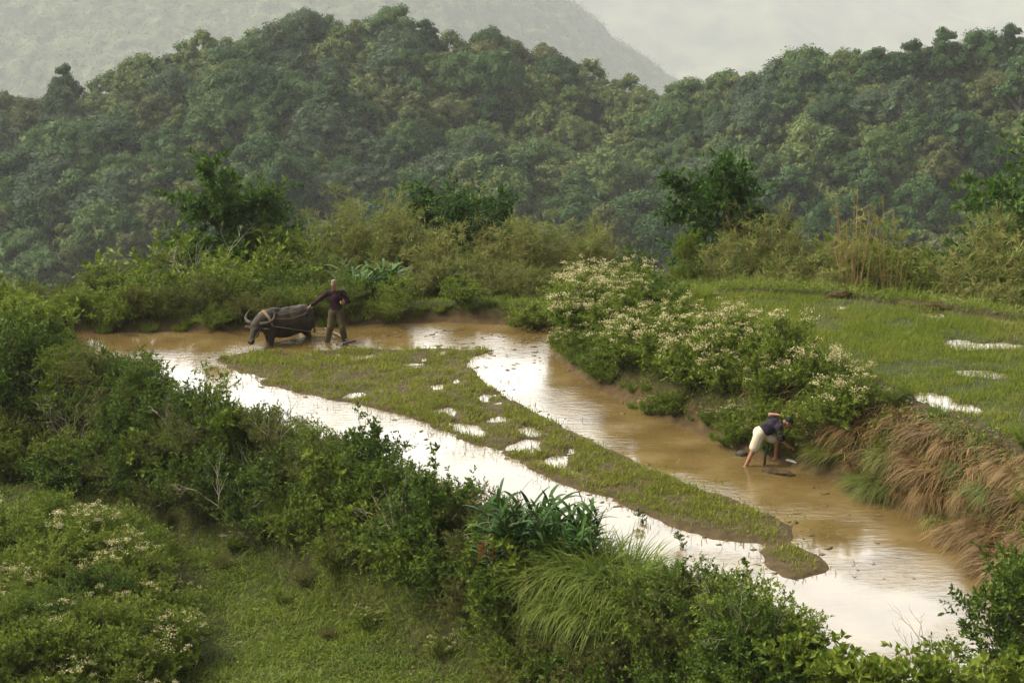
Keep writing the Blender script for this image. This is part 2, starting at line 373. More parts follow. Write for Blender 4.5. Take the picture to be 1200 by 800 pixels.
def ground_mat():
    m, t, o = new_mat('ground'); lk = t.links.new
    at = N(t, "ShaderNodeVertexColor", layer_name='zone'); sep = N(t, "ShaderNodeSeparateColor"); lk(at.outputs[0], sep.inputs[0])
    tc = N(t, "ShaderNodeTexCoord"); nz = N(t, "ShaderNodeTexNoise"); nz.inputs['Scale'].default_value = 5; nz.inputs['Detail'].default_value = 6
    lk(tc.outputs['Object'], nz.inputs['Vector'])
    soil = ramp(t, [(.3, (.022, .016, .007)), (.7, (.055, .038, .016))]); turf = ramp(t, [(.3, (.018, .026, .005)), (.7, (.04, .052, .009))])
    mud = ramp(t, [(.3, (.045, .029, .012)), (.7, (.085, .057, .024))])
    for r in (soil, turf, mud): lk(nz.outputs[0], r.inputs[0])
    m1 = N(t, "ShaderNodeMix", data_type='RGBA'); lk(sep.outputs[0], m1.inputs[0]); lk(soil.outputs[0], m1.inputs[6]); lk(turf.outputs[0], m1.inputs[7])
    m2 = N(t, "ShaderNodeMix", data_type='RGBA'); lk(sep.outputs[1], m2.inputs[0]); lk(m1.outputs[2], m2.inputs[6]); lk(mud.outputs[0], m2.inputs[7])
    pb = N(t, "ShaderNodeBsdfPrincipled"); pb.inputs['Specular IOR Level'].default_value = .15; lk(m2.outputs[2], pb.inputs['Base Color'])
    rr = N(t, "ShaderNodeMapRange"); rr.inputs[3].default_value = .9; rr.inputs[4].default_value = .92; lk(sep.outputs[1], rr.inputs[0]); lk(rr.outputs[0], pb.inputs['Roughness'])
    bp = N(t, "ShaderNodeBump"); bp.inputs['Strength'].default_value = .6; bp.inputs['Distance'].default_value = .05; lk(nz.outputs[0], bp.inputs['Height']); lk(bp.outputs[0], pb.inputs['Normal'])
    lk(pb.outputs[0], o.inputs[0]); return m
M['ground'] = ground_mat()
struct(link('ground', grid_mesh('ground', np.arange(-27, 30.1, .17), np.arange(14, 73.1, .17), _zexact, M['ground'], zone_col)))

# muddy water of both terraces
def water_mat():
    m, t, o = new_mat('muddy water'); lk = t.links.new
    tc = N(t, "ShaderNodeTexCoord"); n1 = N(t, "ShaderNodeTexNoise"); n1.inputs['Scale'].default_value = .9; n1.inputs['Detail'].default_value = 5
    lk(tc.outputs['Object'], n1.inputs['Vector'])
    rp = ramp(t, [(.3, (.085, .055, .018)), (.55, (.125, .085, .031)), (.75, (.17, .122, .055))]); lk(n1.outputs[0], rp.inputs[0])
    pb = N(t, "ShaderNodeBsdfPrincipled"); lk(rp.outputs[0], pb.inputs['Base Color']); pb.inputs['IOR'].default_value = 1.45
    # smooth pools and patches churned by the plough
    n3 = N(t, "ShaderNodeTexNoise"); n3.inputs['Scale'].default_value = .35; n3.inputs['Detail'].default_value = 3; lk(tc.outputs['Object'], n3.inputs['Vector'])
    ch = N(t, "ShaderNodeMapRange"); ch.inputs[1].default_value = .43; ch.inputs[2].default_value = .6; lk(n3.outputs[0], ch.inputs[0])
    ro = N(t, "ShaderNodeMapRange"); ro.inputs[3].default_value = .02; ro.inputs[4].default_value = .12; lk(ch.outputs[0], ro.inputs[0]); lk(ro.outputs[0], pb.inputs['Roughness'])
    mp = N(t, "ShaderNodeMapping"); mp.inputs['Rotation'].default_value = (0, 0, R(-25)); mp.inputs['Scale'].default_value = (2.2, 6.5, 1); lk(tc.outputs['Object'], mp.inputs[0])
    n2 = N(t, "ShaderNodeTexNoise"); n2.inputs['Scale'].default_value = 1.2; n2.inputs['Detail'].default_value = 5; n2.inputs['Roughness'].default_value = .6; lk(mp.outputs[0], n2.inputs['Vector'])
    st = N(t, "ShaderNodeMapRange"); st.inputs[3].default_value = .06; st.inputs[4].default_value = .6; lk(ch.outputs[0], st.inputs[0])
    bp = N(t, "ShaderNodeBump"); bp.inputs['Distance'].default_value = .035; lk(st.outputs[0], bp.inputs['Strength']); lk(n2.outputs[0], bp.inputs['Height']); lk(bp.outputs[0], pb.inputs['Normal'])
    lk(pb.outputs[0], o.inputs[0]); return m
M['water'] = water_mat()
def flat_poly(name, pts, z, mat, grow=0.0):
    bm = bmesh.new(); c = pts.mean(0)
    vs = [bm.verts.new((p[0], p[1], z)) for p in pts]
    f = bm.faces.new(vs); f.normal_update()
    if f.normal.z < 0: f.normal_flip()
    bmesh.ops.triangulate(bm, faces=bm.faces[:])
    me = bpy.data.meshes.new(name); bm.to_mesh(me); bm.free(); me.materials.append(mat); return me
def grow(pts, d):
    n = len(pts); out = []
    area = .5*sum(pts[i][0]*pts[(i+1) % n][1]-pts[(i+1) % n][0]*pts[i][1] for i in range(n)); sg = 1 if area > 0 else -1
    for i in range(n):
        e = pts[(i+1) % n]-pts[i-1]; e = e/np.linalg.norm(e); out.append(pts[i]+sg*d*np.array([e[1], -e[0]]))
    return np.array(out)
struct(link('water', flat_poly('water', grow(LF, .12), 0, M['water'])))
struct(link('terrace_water', flat_poly('terrace_water', grow(UF, -.03), ZU, M['water'])))

# ------------------------------------------------------------------ valley, forest hill, mountains
RIDGE_PX = np.array([(-500, 190), (-200, 160), (0, 130), (50, 116), (100, 98), (150, 78), (200, 62), (250, 44), (300, 32), (350, 26), (400, 16), (430, 24), (470, 36), (560, 48), (650, 76), (700, 92), (760, 112), (805, 124),
                     (850, 102), (900, 88), (950, 74), (1000, 62), (1100, 54), (1200, 50), (1400, 60), (1700, 100)], float)
DR = 375.0
def near_hill(X): return 42*sstep(14, 62, X)
def ridge_pt(x, y):
    p = atY(x, y, DR)
    for _ in range(4): p = atY(x, y, DR-float(near_hill(p[0])))
    return p
RX = np.array([ridge_pt(x, y)[0] for x, y in RIDGE_PX]); RZ = np.array([ridge_pt(x, y)[2] for x, y in RIDGE_PX])
TREE_H = 8.0
def hill(X, Y):
    top = np.interp(X, RX, RZ)-TREE_H*.80
    top = top+2.0*(fbm(X*.05, Y*.02, 60, 2)-.5)
    spur = 28*(fbm(X*.013+2, X*0+.5, 61, 2)-.5)+16*(fbm(X*.03, X*0+4.5, 66, 2)-.5)
    Y0_ = Y; Y = Y+near_hill(X); t = np.clip((Y-(258+spur))/(DR-258-spur), 0, 1); up = t**.9
    z = -60+(top+60)*up
    z = np.where(Y > DR, top-(Y-DR)*.55, z)
    Ys = Y; Y = Y0_; vy = np.clip((Y-60)/(200-60), 0, 1); valley = -7-56*vy**.8
    z = np.where(Ys < 258+spur, np.minimum(z, valley), z)
    z = z+(fbm(X*.03, Y*.03, 62, 3)-.5)*9*sstep(200, 280, Y)*sstep(DR+20, DR-40, Y)
    zz = np.maximum(z, -125)
    near = np.where(Y < 14, -3.4, np.where(Y < 74, -12.0, zz))
    return near
M['soil'] = noise_mat('hill soil', (.012, .018, .007), (.03, .04, .013), .3, .95, spec=.05)
struct(link('hillside', grid_mesh('hillside', np.arange(-420, 421, 5.), np.concatenate([np.arange(-60, 60, 12.), np.arange(60, 560, 4.)]), hill, M['soil'])))
M2X = [-900, -400, -257, -86, -30, 34, 62, 92, 130, 300, 900]; M2Z = [16, 16, 16, 16, 0, -42, -64, -84, -105, -160, -200]
K2, K3 = 3.2, 2.5
def mount2(X, Y):
    X, Y = np.asarray(X)/K2, np.asarray(Y)/K2
    r = np.interp(X, M2X, M2Z)+6*(fbm(X*.02, Y*.01, 71, 3)-.5)
    z = np.where(Y < 900, r-(900-Y)*.42, r-(Y-900)*.5)+14*(fbm(X*.012, Y*.012, 72, 4)-.5)*sstep(930, 850, Y)
    z = HC+(np.clip(z, -190, 16)-HC)*K2; X, Y = X*K2, Y*K2
    return z+15*(fbm(X*.05, Y*.04, 74, 2)-.5)+9*np.abs(fbm(X*.11, Y*.09, 75, 2)-.5)*2
def mount3(X, Y):
    X, Y = np.asarray(X)/K3, np.asarray(Y)/K3
    z = 6-(2300-np.minimum(Y, 2300))*.42-(np.maximum(Y, 2300)-2300)*.5
    z = z+150*(fbm(X*.0042+1.3, Y*.0014, 81, 3)-.5)-70*np.abs(fbm(X*.008+Y*.003, Y*.004, 83, 3)-.5)+36*(fbm(X*.015, Y*.015, 82, 4)-.5)
    return HC+(np.clip(z, -330, 14)-HC)*K3
M['mount'] = noise_mat('mountain forest', (.018, .032, .011), (.11, .13, .05), .045, .95, detail=8)
M['mount_pale'] = noise_mat('mountain scrub', (.02, .032, .012), (.13, .135, .06), .012, .95, detail=12)
struct(link('mountain', grid_mesh('mountain', np.concatenate([np.arange(-1600, -720, 40.), np.arange(-720, 340, 3.), np.arange(340, 1600, 40.)])*K2/2.3, np.concatenate([np.arange(1290, 1470, 15.), np.arange(1470, 2130, 3.), np.arange(2130, 2640, 15.)])*K2/2.3, mount2, M['mount'])))
struct(link('far_mountain', grid_mesh('far_mountain', np.arange(-1500, 1501, 20.)*K3, np.arange(1300, 2700, 20.)*K3, mount3, M['mount_pale'])))

# valley air
hm, t, o = new_mat('haze'); pv = N(t, "ShaderNodeVolumePrincipled"); HAZE = .00018
pv.inputs['Color'].default_value = (.82, .835, .85, 1); pv.inputs['Density'].default_value = HAZE; pv.inputs['Anisotropy'].default_value = .0
t.links.new(pv.outputs[0], o.inputs['Volume'])
mb = MB(); x0, x1, y0, y1, z0, z1 = -5000, 5000, -80, 8200, -1100, 26
V = [(x, y, z) for z in (z0, z1) for x, y in ((x0, y0), (x1, y0), (x1, y1), (x0, y1))]
mb.add(V, [(3, 2, 1, 0), (4, 5, 6, 7), (0, 1, 5, 4), (1, 2, 6, 5), (2, 3, 7, 6), (3, 0, 4, 7)])
tag(link('haze', mb.mesh('haze', hm)), None, None, None, 'stuff')

# ------------------------------------------------------------------ plant kinds
def leaf_along(mb, r, st, d, ln, k, L, W, droop=.1, jit=.8, up=.6, fold=.12):
    n = len(st); t = r.random((n, k))**.75
    pos = st[:, None]+d[:, None]*(ln[:, None]*t)[..., None]; pos[..., 2] -= droop*(t*ln[:, None])**2
    dr = unit(d[:, None]*.7+runit(r, (n, k))*jit)
    nr = unit(runit(r, (n, k))*.7+np.array([0, 0, up]))
    LL = L*(.55+.65*r.random(n*k)); leaves(mb, pos, dr, nr, LL, W*LL/L, fold)
def shrub_stems(r, n, H, Rr, base=.12, lean=(0, 0)):
    out = []
    for i in range(n):
        a = r.random()*6.283; rr = Rr*math.sqrt(r.random())*.95; h = H*(1-.5*(rr/Rr)**2)*(.62+.45*r.random())
        b = np.array([math.cos(a), math.sin(a), 0])
        p0 = b*base*rr+np.array([0, 0, -.15]); p2 = b*rr+np.array([lean[0], lean[1], h]); p1 = b*rr*.35+np.array([lean[0]*.3, lean[1]*.3, h*.6])
        t = np.linspace(0, 1, 6)[:, None]; out.append((1-t)**2*p0+2*t*(1-t)*p1+t*t*p2)
    return out
def shrub_kind(seed, name, mat, H=1.2, Rr=1.0, ns=26, nt=13, k=16, L=.085, W=.042, tl=.42, droop=.2, jit=.8, flower=0, wood='bark', t0=.15, cat='shrub', up=.5, blossom_mat='blossom', stem_r=.012):
    r = np.random.default_rng(seed); stems = shrub_stems(r, ns, H, Rr); sm = MB(); lm = MB(); fm = MB()
    ST, D, LN = [], [], []
    for s in stems:
        tube(sm, s, np.linspace(stem_r, stem_r*.3, len(s)), 4, False)
        t = t0+(1-t0)*r.random(nt)**.8; x = t*(len(s)-1); i = np.minimum(x.astype(int), len(s)-2); f = (x-i)[:, None]
        p = s[i]*(1-f)+s[i+1]*f; tan = unit(s[i+1]-s[i])
        d = unit(tan*.5+runit(r, (nt,))*.75+np.array([0, 0, up*.6])); ST.append(p); D.append(d); LN.append(tl*Rr*(.35+.8*r.random(nt)))
        ST.append(s[-1:]-tan[-1:]*.05); D.append(tan[-1:]); LN.append(np.array([tl*Rr*.5]))
    ST, D, LN = np.concatenate(ST), np.concatenate(D), np.concatenate(LN)
    for q in range(0, len(ST), 3): tube(sm, [ST[q], ST[q]+D[q]*LN[q]*.9-np.array([0, 0, droop*LN[q]**2*.8])], [stem_r*.45, stem_r*.2], 3, False)
    leaf_along(lm, r, ST, D, LN, k, L, W, droop, jit)
    parts = [('stem', sm.mesh('stem', M[wood])), ('foliage', lm.mesh('foliage', M[mat]))]
    if flower:
        tips = ST+D*LN[:, None]; tips[:, 2] -= droop*LN**2
        sc = tips[:, 2]/H+.35*np.linalg.norm(tips[:, :2], axis=1)/Rr+.35*r.random(len(tips)); idx = np.argsort(-sc)[:flower]
        for q in idx:                                            # flat-topped heads of many tiny florets on short stalks
            c = tips[q]+np.array([0, 0, .03]); n = int(r.integers(14, 34)); rad = .05+.06*r.random()
            off = r.normal(size=(n, 3))*np.array([rad, rad, rad*.35])*.7
            dd = unit(off+np.array([0, 0, .08])); leaves(fm, c+off, dd*.4+runit(r, (n,))*.6, runit(r, (n,))+np.array([0, 0, 1.2]), .03+.02*r.random(n), .026+.012*r.random(n), .2)
        parts.append(('blossom', fm.mesh('blossom', M[blossom_mat])))
    return Kind(name, cat, H, parts)
def blade_kind(seed, name, mat, n, L, W, bend, spread, base_r, tilt=.35, cat='grass clump', seg=4, lean=(0, 0, 0), part='blade'):
    r = np.random.default_rng(seed); mb = MB(); a = r.random(n)*6.283; rr = base_r*np.sqrt(r.random(n))
    b = np.stack([np.cos(a)*rr, np.sin(a)*rr, np.full(n, -.05)], 1)
    a2 = a+r.normal(size=n)*.7; d = np.stack([np.cos(a2)*spread, np.sin(a2)*spread, np.ones(n)], 1)*1.0+r.normal(size=(n, 3))*tilt*.5+np.array(lean)
    d[:, 2] = np.abs(d[:, 2])+.15
    LL = L*(.5+.6*r.random(n)); blades(mb, b, d, LL, W*(.7+.6*r.random(n)), bend*(.4+r.random(n)), seg)
    return Kind(name, cat, L*.8, [(part, mb.mesh(part, M[mat]))])
def tree_kind(seed, name, mat, H, Rr, trunk=.45, limbs=9, sub=7, k=70, L=.16, W=.06, flat=.45, cat='tree', tr=.09, open_=.5, droop=.3, wood='bark', ragged=1.0):
    """tapered trunk, limbs, and leaves in separate layered sprays so the sky shows between them"""
    r = np.random.default_rng(seed); sm = MB(); lm = MB(); h0 = H*trunk
    tp = np.array([[0, 0, -.3], [.04*H*.3, 0, h0*.5], [r.normal()*.05*H, r.normal()*.05*H, h0], [r.normal()*.05*H, r.normal()*.05*H, H*.86]])
    tube(sm, tp, [tr, tr*.8, tr*.62, tr*.18], 7)
    ST, D, LN = [], [], []
    for i in range(limbs):
        a = 6.283*(i*.618+r.random()*.15); f = (i+.5)/limbs; z0 = h0*.8+(H*.8-h0*.8)*f
        reach = Rr*(1-.55*f)*(.6+.5*r.random()*ragged); c = tp[2]*(1-f)+tp[3]*f; p0 = np.array([c[0], c[1], z0])
        p2 = p0+np.array([math.cos(a)*reach, math.sin(a)*reach, reach*(.15+.5*r.random())*(.5+f)]); p1 = (p0+p2)/2+np.array([0, 0, .12*reach])
        tube(sm, [p0, p1, p2], [tr*.42, tr*.28, tr*.1], 5, False)
        for j in range(sub):
            t = .25+.75*(j+r.random())/sub; q = p0*(1-t)**2+2*t*(1-t)*p1+t*t*p2
            d = unit((p2-p0)/reach*.8+r.normal(size=3)*np.array([.7, .7, .4])); l = Rr*(.2+.28*r.random())
            tube(sm, [q, q+d*l], [tr*.12, tr*.05], 3, False); ST.append(q); D.append(d); LN.append(l)
    ST, D, LN = np.array(ST), np.array(D), np.array(LN)
    # leafy twigs radiating from each branchlet
    m = 5; S2 = np.repeat(ST, m, 0)+np.repeat(D, m, 0)*np.repeat(LN, m)[:, None]*r.random((len(ST)*m, 1))
    D2 = unit(np.repeat(D, m, 0)*.6+runit(r, (len(ST)*m,))*np.array([1, 1, flat])+np.array([0, 0, .1])); L2 = np.repeat(LN, m)*(.4+.5*r.random(len(ST)*m))
    leaf_along(lm, r, S2, D2, L2, k//m, L, W, droop, .7, .9)
    return Kind(name, cat, H, [('trunk', sm.mesh('trunk', M[wood])), ('crown', lm.mesh('crown', M[mat]))])
def bamboo_kind(seed, name, H, Rr, n, leaf=1.0, mat='bamboo', cat='bamboo', culm_r=.012, t0=.10, wood='culm', twig=20):
    r = np.random.default_rng(seed); sm = MB(); lm = MB(); ST, D, LN = [], [], []
    for i in range(n):
        a = r.random()*6.283; rr = Rr*.45*math.sqrt(r.random()); h = H*(.4+.62*r.random()**.8); b = np.array([math.cos(a)*rr, math.sin(a)*rr, -.2])
        out = np.array([math.cos(a), math.sin(a), 0])*Rr*(.1+.5*r.random())
        t = np.linspace(0, 1, 7)[:, None]; s = b+np.array([0, 0, h])*t*(1-.06*t)+out*t**2
        tube(sm, s, np.linspace(culm_r, culm_r*.25, 7), 4, False)
        m = int(twig*leaf)+1; tt = t0+(1-t0)*r.random(m)**.8; x = tt*6; ii = np.minimum(x.astype(int), 5); f = (x-ii)[:, None]
        ST.append(s[ii]*(1-f)+s[ii+1]*f); dd = runit(r, (m,)); dd[:, 2] = np.abs(dd[:, 2])*.6+.35; D.append(unit(dd)); LN.append(.2+.3*r.random(m))
    ST, D, LN = np.concatenate(ST), np.concatenate(D), np.concatenate(LN)
    for q in range(0, len(ST), 2): tube(sm, [ST[q], ST[q]+D[q]*LN[q]], [culm_r*.3, culm_r*.12], 3, False)
    leaf_along(lm, r, ST, D, LN, 13, .17, .026, .8, .75, .4, .05)
    return Kind(name, cat, H, [('culm', sm.mesh('culm', M[wood])), ('foliage', lm.mesh('foliage', M[mat]))])
def bare_kind(seed, name, H, spread, wood='pale_bark', cat='bare shrub', n=7, depth=3, r0=.022):
    r = np.random.default_rng(seed); sm = MB()
    def grow_(p, d, l, rad, dep):
        m = p+d*l*.5+r.normal(size=3)*l*.05; e = p+d*l+r.normal(size=3)*l*.08+np.array([0, 0, l*.08])
        tube(sm, [p, m, e], [rad, rad*.8, rad*.55], 4, False)
        if dep > 0:
            for _ in range(2+(r.random() < .5)):
                q = m if r.random() < .3 else e
                grow_(q, unit(d+r.normal(size=3)*.45+np.array([0, 0, .15])), l*(.5+.25*r.random()), rad*.55, dep-1)
    for i in range(n):
        a = 6.283*(i+r.random()*.6)/n; grow_(np.array([0, 0, -.1]), unit(np.array([math.cos(a)*spread, math.sin(a)*spread, 1])), H*(.4+.15*r.random()), r0, depth)
    return Kind(name, cat, H, [('branches', sm.mesh('branches', M[wood]))])
def fan_kind(seed, name, n=46, L=.85, W=.11, red=False, cat='ginger plant'):
    """leafy cane clump: upright canes, each with two ranks of long glossy blades"""
    r = np.random.default_rng(seed); sm = MB(); lm = MB(); fm = MB()
    for i in range(n):
        a = r.random()*6.283; rr = .45*math.sqrt(r.random()); h = L*(.6+.55*r.random()); lean = np.array([math.cos(a), math.sin(a), 0])*(.15+.35*r.random())*h
        p0 = np.array([math.cos(a)*rr, math.sin(a)*rr, -.1]); p1 = p0+lean+np.array([0, 0, h]); tube(sm, [p0, (p0+p1)/2+np.array([0, 0, .05]), p1], [.014, .012, .007], 5, False)
        m = 7; t = .3+.7*np.arange(m)/m; base = p0+(p1-p0)*t[:, None]; az = r.random()*3.14
        sd = np.where(np.arange(m) % 2 == 0, 1, -1)[:, None]*np.array([math.cos(az), math.sin(az), 0]); d = unit(sd*.7+(p1-p0)/h*.9+r.normal(size=(m, 3))*.12)
        blades(lm, base, d, L*.55*(.7+.5*r.random(m)), W*(.7+.4*r.random(m)), .25+.3*r.random(m), 5)
        if red and r.random() < .3:
            c = p0+(p1-p0)*.9; q = 40; leaves(fm, c+r.normal(size=(q, 3))*np.array([.03, .03, .09]), runit(r, (q,)), runit(r, (q,)), .05, .03)
    parts = [('cane', sm.mesh('cane', M['bush_mid'])), ('blade', lm.mesh('blade', M['fan']))]
    if red: parts.append(('blossom', fm.mesh('blossom', M['red_flower'])))
    return Kind(name, cat, L*1.3, parts)
# forest trees: domes of leafy lobes
def forest_mesh(seed, mat, nl=16, per=110, leaf=.62, H=TREE_H, Rr=4.2, cores=True):
    r = np.random.default_rng(seed); lm = MB()
    sq = .8+.4*r.random(); lob = []
    for i in range(nl):
        a = i*2.4+r.random(); f = (i+.5)/nl; rad = Rr*math.sqrt(f)*.86; top = math.sqrt(max(0, 1-f*.93))
        lob.append((np.array([math.cos(a)*rad, math.sin(a)*rad*sq, H*(.16+.68*top)+r.normal()*.65]), Rr*(.17+.14*r.random())))
    for c, lr in lob:
        if cores:
            V, T, Q = SPH_LO; ph = r.random(3)*6; VV = V*(1+.18*np.sin(V@np.array([5, 7, 6.])+ph[0]))[:, None]*lr*np.array([.68, .68, .6]); lm.add(VV+c, T, Q)  # hidden solid core added inside each lobe only to block light
        u = runit(r, (per,)); u[:, 2] = np.where(u[:, 2] < -.35, -u[:, 2], u[:, 2])
        p = c+u*lr*np.array([1, 1, .92])*(.76+.55*r.random((per, 1)))
        nr = unit(u+runit(r, (per,))*.55); d = unit(np.cross(nr, runit(r, (per,)))+np.array([0, 0, -.15])); s = leaf*(.6+.7*r.random(per)); leaves(lm, p-d*s[:, None]*.5, d, nr, s, s*.62, .1)
    return lm
def trunk_mesh(seed, H=TREE_H, Rr=4.2):
    r = np.random.default_rng(seed); sm = MB(); tube(sm, [(0, 0, -1), (.1, 0, H*.3), (0, .1, H*.62)], [.26, .2, .1], 6)
    for i in range(5):
        a = i*1.26+r.random(); tube(sm, [(0, 0, H*(.25+.06*i)), (math.cos(a)*Rr*.35, math.sin(a)*Rr*.35, H*.55), (math.cos(a)*Rr*.6, math.sin(a)*Rr*.6, H*.68)], [.12, .08, .03], 4, False)
    return sm

# ------------------------------------------------------------------ the forest on the far hillside
TRUNKS = [trunk_mesh(900+i).mesh('trunk', M['forest_bark']) for i in range(3)]
FK = [Kind('forest_tree', 'tree', TREE_H, [('trunk', TRUNKS[i % 3]), ('crown', forest_mesh(100+i, None, nl=[34, 44, 26, 38, 52, 28][i], leaf=[.40, .34, .46, .36, .34, .42][i], per=[150, 120, 170, 140, 105, 160][i], Rr=[4.2, 4.6, 3.6, 4.4, 4.8, 3.4][i], H=[8, 8.6, 9.2, 7.6, 8.4, 9.6][i]).mesh('crown', M['forest']))]) for i in range(6)]
FB = [Kind('forest_tree', 'tree', TREE_H, [('trunk', TRUNKS[i % 3]), ('crown', forest_mesh(150+i, None, nl=40, leaf=.36, per=110).mesh('crown', M['forest_bright']))]) for i in range(2)]
FG = [Kind('forest_tree', 'tree', TREE_H, [('trunk', TRUNKS[i % 3]), ('crown', forest_mesh(160+i, None, nl=[46, 30][i], leaf=.34, per=130, Rr=[4.9, 3.8][i]).mesh('crown', M['forest_grey']))]) for i in range(2)]
FO = [Kind('forest_tree', 'tree', TREE_H, [('trunk', TRUNKS[i % 3]), ('crown', forest_mesh(170+i, None, nl=[26, 36][i], leaf=.4, per=120, Rr=[3.2, 4.4][i], H=[10, 8.4][i]).mesh('crown', M['forest_olive']))]) for i in range(2)]
pts = []
r = np.random.default_rng(42)
gx = np.arange(-165, 166, 5.4); gy = np.arange(200, DR+16, 5.6)
for j, y in enumerate(gy):
    for x in gx:
        pts.append((x+(j % 2)*2.9+r.uniform(-2.2, 2.2), y+r.uniform(-2.4, 2.4)))
pts = np.array(pts); zz = hill(pts[:, 0], pts[:, 1]); sc = .58+.75*r.random(len(pts))**1.4*(.6+.8*fbm(pts[:, 0]*.03, pts[:, 1]*.03, 91, 2))
cand = []
for (x, y), z, s in zip(pts, zz, sc):
    px, py, dep = to_px((x, y, z+TREE_H*s*.6))
    cand.append((x, y, z, s, px, py, dep))
FAR_T = [c for c in cand if -40 < c[4] < 1240 and c[5] < 335]
BRIGHT = [(668, 150), (705, 128), (690, 175), (650, 205), (725, 205), (945, 165), (930, 205), (1090, 90), (1060, 62)]
def size_px(c): return c[3]/c[6]
FAR_T.sort(key=lambda c: -size_px(c)); IND = FAR_T[:300]; ids = set(id(c) for c in IND); REST = [c for c in cand if id(c) not in ids]
print('forest', len(cand), 'in view', len(FAR_T))
for i, c in enumerate(IND):
    x, y, z, s, px, py, dep = c
    bright = min(math.hypot(px-a, py-b) for a, b in BRIGHT) < 20
    k = (FB[i % 2] if bright else FK[int(r.integers(6))])
    zs = .85+.3*r.random(); spec = fbm(np.array([x*.06]), np.array([y*.06]), 97, 2)[0]+.25*(r.random()-.5); sp2 = None
    if not bright and spec > .66: k = FG[i % 2]; sp2 = 'g'
    elif not bright and spec < .32: k = FO[i % 2]; sp2 = 'o'
    part = 'left' if px < 520 else ('middle' if px < 800 else 'right')
    if sp2 == 'g': lab, grp = 'grey-green tree in the dense forest of the far hillside', 'grey-green forest trees'
    elif sp2 == 'o': lab, grp = 'olive-brown tree in the dense forest of the far hillside', 'olive-brown forest trees'
    elif bright: lab, grp = 'light yellow-green tree among the darker forest on the far hillside', 'light green forest trees'
    elif part == 'left': lab, grp = 'dark green round-crowned tree in the dense forest of the left hillside', 'trees of the left hillside forest'
    elif part == 'middle': lab, grp = 'dark green tree in the wooded fold between the left and right hilltops', 'trees of the fold between the hills'
    else: lab, grp = 'dark green round-crowned tree in the dense forest of the right hillside', 'trees of the right hillside forest'
    k.put((x, y, z), lab, grp, sc=(s, s, s*zs))
lite = [np.concatenate(b.v) for b in []]
LT = [forest_mesh(180+i, None, nl=24, per=48, leaf=.6) for i in range(5)]
LTa = [(np.concatenate(b.v), b.f) for b in LT]
mb = MB()
for x, y, z, s, px, py, dep in REST:
    if not (-140 < x < 140): continue
    V, F = LTa[int(r.integers(5))]; a = r.random()*6.283; ca, sa = math.cos(a), math.sin(a)
    VV = V@np.array([[ca, sa, 0], [-sa, ca, 0], [0, 0, 1]])*s+np.array([x, y, z])
    mb.add(VV, *F)
LU = forest_mesh(190, None, nl=12, per=30, leaf=.5, H=4.5, Rr=3.0); VU, FU = np.concatenate(LU.v), LU.f
for _ in range(1500):
    x, y = r.uniform(-125, 125), r.uniform(205, DR+6); z = float(hill(np.array([x]), np.array([y]))[0]); px, py, dep = to_px((x, y, z+3))
    if not (-60 < px < 1260 and py < 345): continue
    a = r.random()*6.283; ca, sa = math.cos(a), math.sin(a); mb.add(VU@np.array([[ca, sa, 0], [-sa, ca, 0], [0, 0, 1]])*(.7+.6*r.random())+np.array([x, y, z-.8]), *FU)
tag(link('forest', mb.mesh('forest', M['forest'])), 'rest of the dense green forest along the ridge of the far hill', 'forest', None, 'stuff')
# forest of the hazy mountain behind
mb = MB(); V0, T0, Q0 = SPH_LO
n = 26000; x, y = r.uniform(-330, 120, n)*K2, r.uniform(640, 915, n)*K2; z = mount2(x, y); px, py, dep = to_px((x, y, z+5))
k = (py < 200) & (px > -60) & (px < 880) & (py > -40); x, y, z = x[k], y[k], z[k]; n = len(x)
q = (3+6*r.random((n, 1, 1))**2); u = runit(r, (n, 7)); u[..., 2] = np.abs(u[..., 2]); c = np.stack([x, y, z+1], 1)[:, None]+u*q
leaves(mb, c, np.cross(u, runit(r, (n, 7))), u+np.array([0, 0, .6]), 1.6+1.8*r.random(n*7), 1.4+1.*r.random(n*7))
tag(link('mountain_forest', mb.mesh('mountain_forest', M['mount_leaf'], True)), 'hazy forest covering the mountain slope behind the hill', 'forest', None, 'stuff')

# ------------------------------------------------------------------ grass, sown over the ground (nobody could count it)
def sow(n, xr, yr, maskf, seed):
    r = np.random.default_rng(seed); x = r.uniform(*xr, n); y = r.uniform(*yr, n); p = maskf(x, y); k = r.random(n) < p
    x, y = x[k], y[k]; return x, y, zfun(x, y), r
def grass(name, label, x, y, z, r, L, W, bend, mat, tilt=.45, seg=2, hv=None, cat='grass'):
    mb = MB(); n = len(x); d = np.stack([r.normal(size=n)*tilt, r.normal(size=n)*tilt, np.ones(n)], 1)
    LL = L*(.45+.75*r.random(n))*(1 if hv is None else hv); blades(mb, np.stack([x, y, z-.015], 1), d, LL, W*(.6+.7*r.random(n)), bend*(.3+r.random(n)), seg)
    return tag(link(name, mb.mesh(name, M[mat])), label, cat, None, 'stuff')
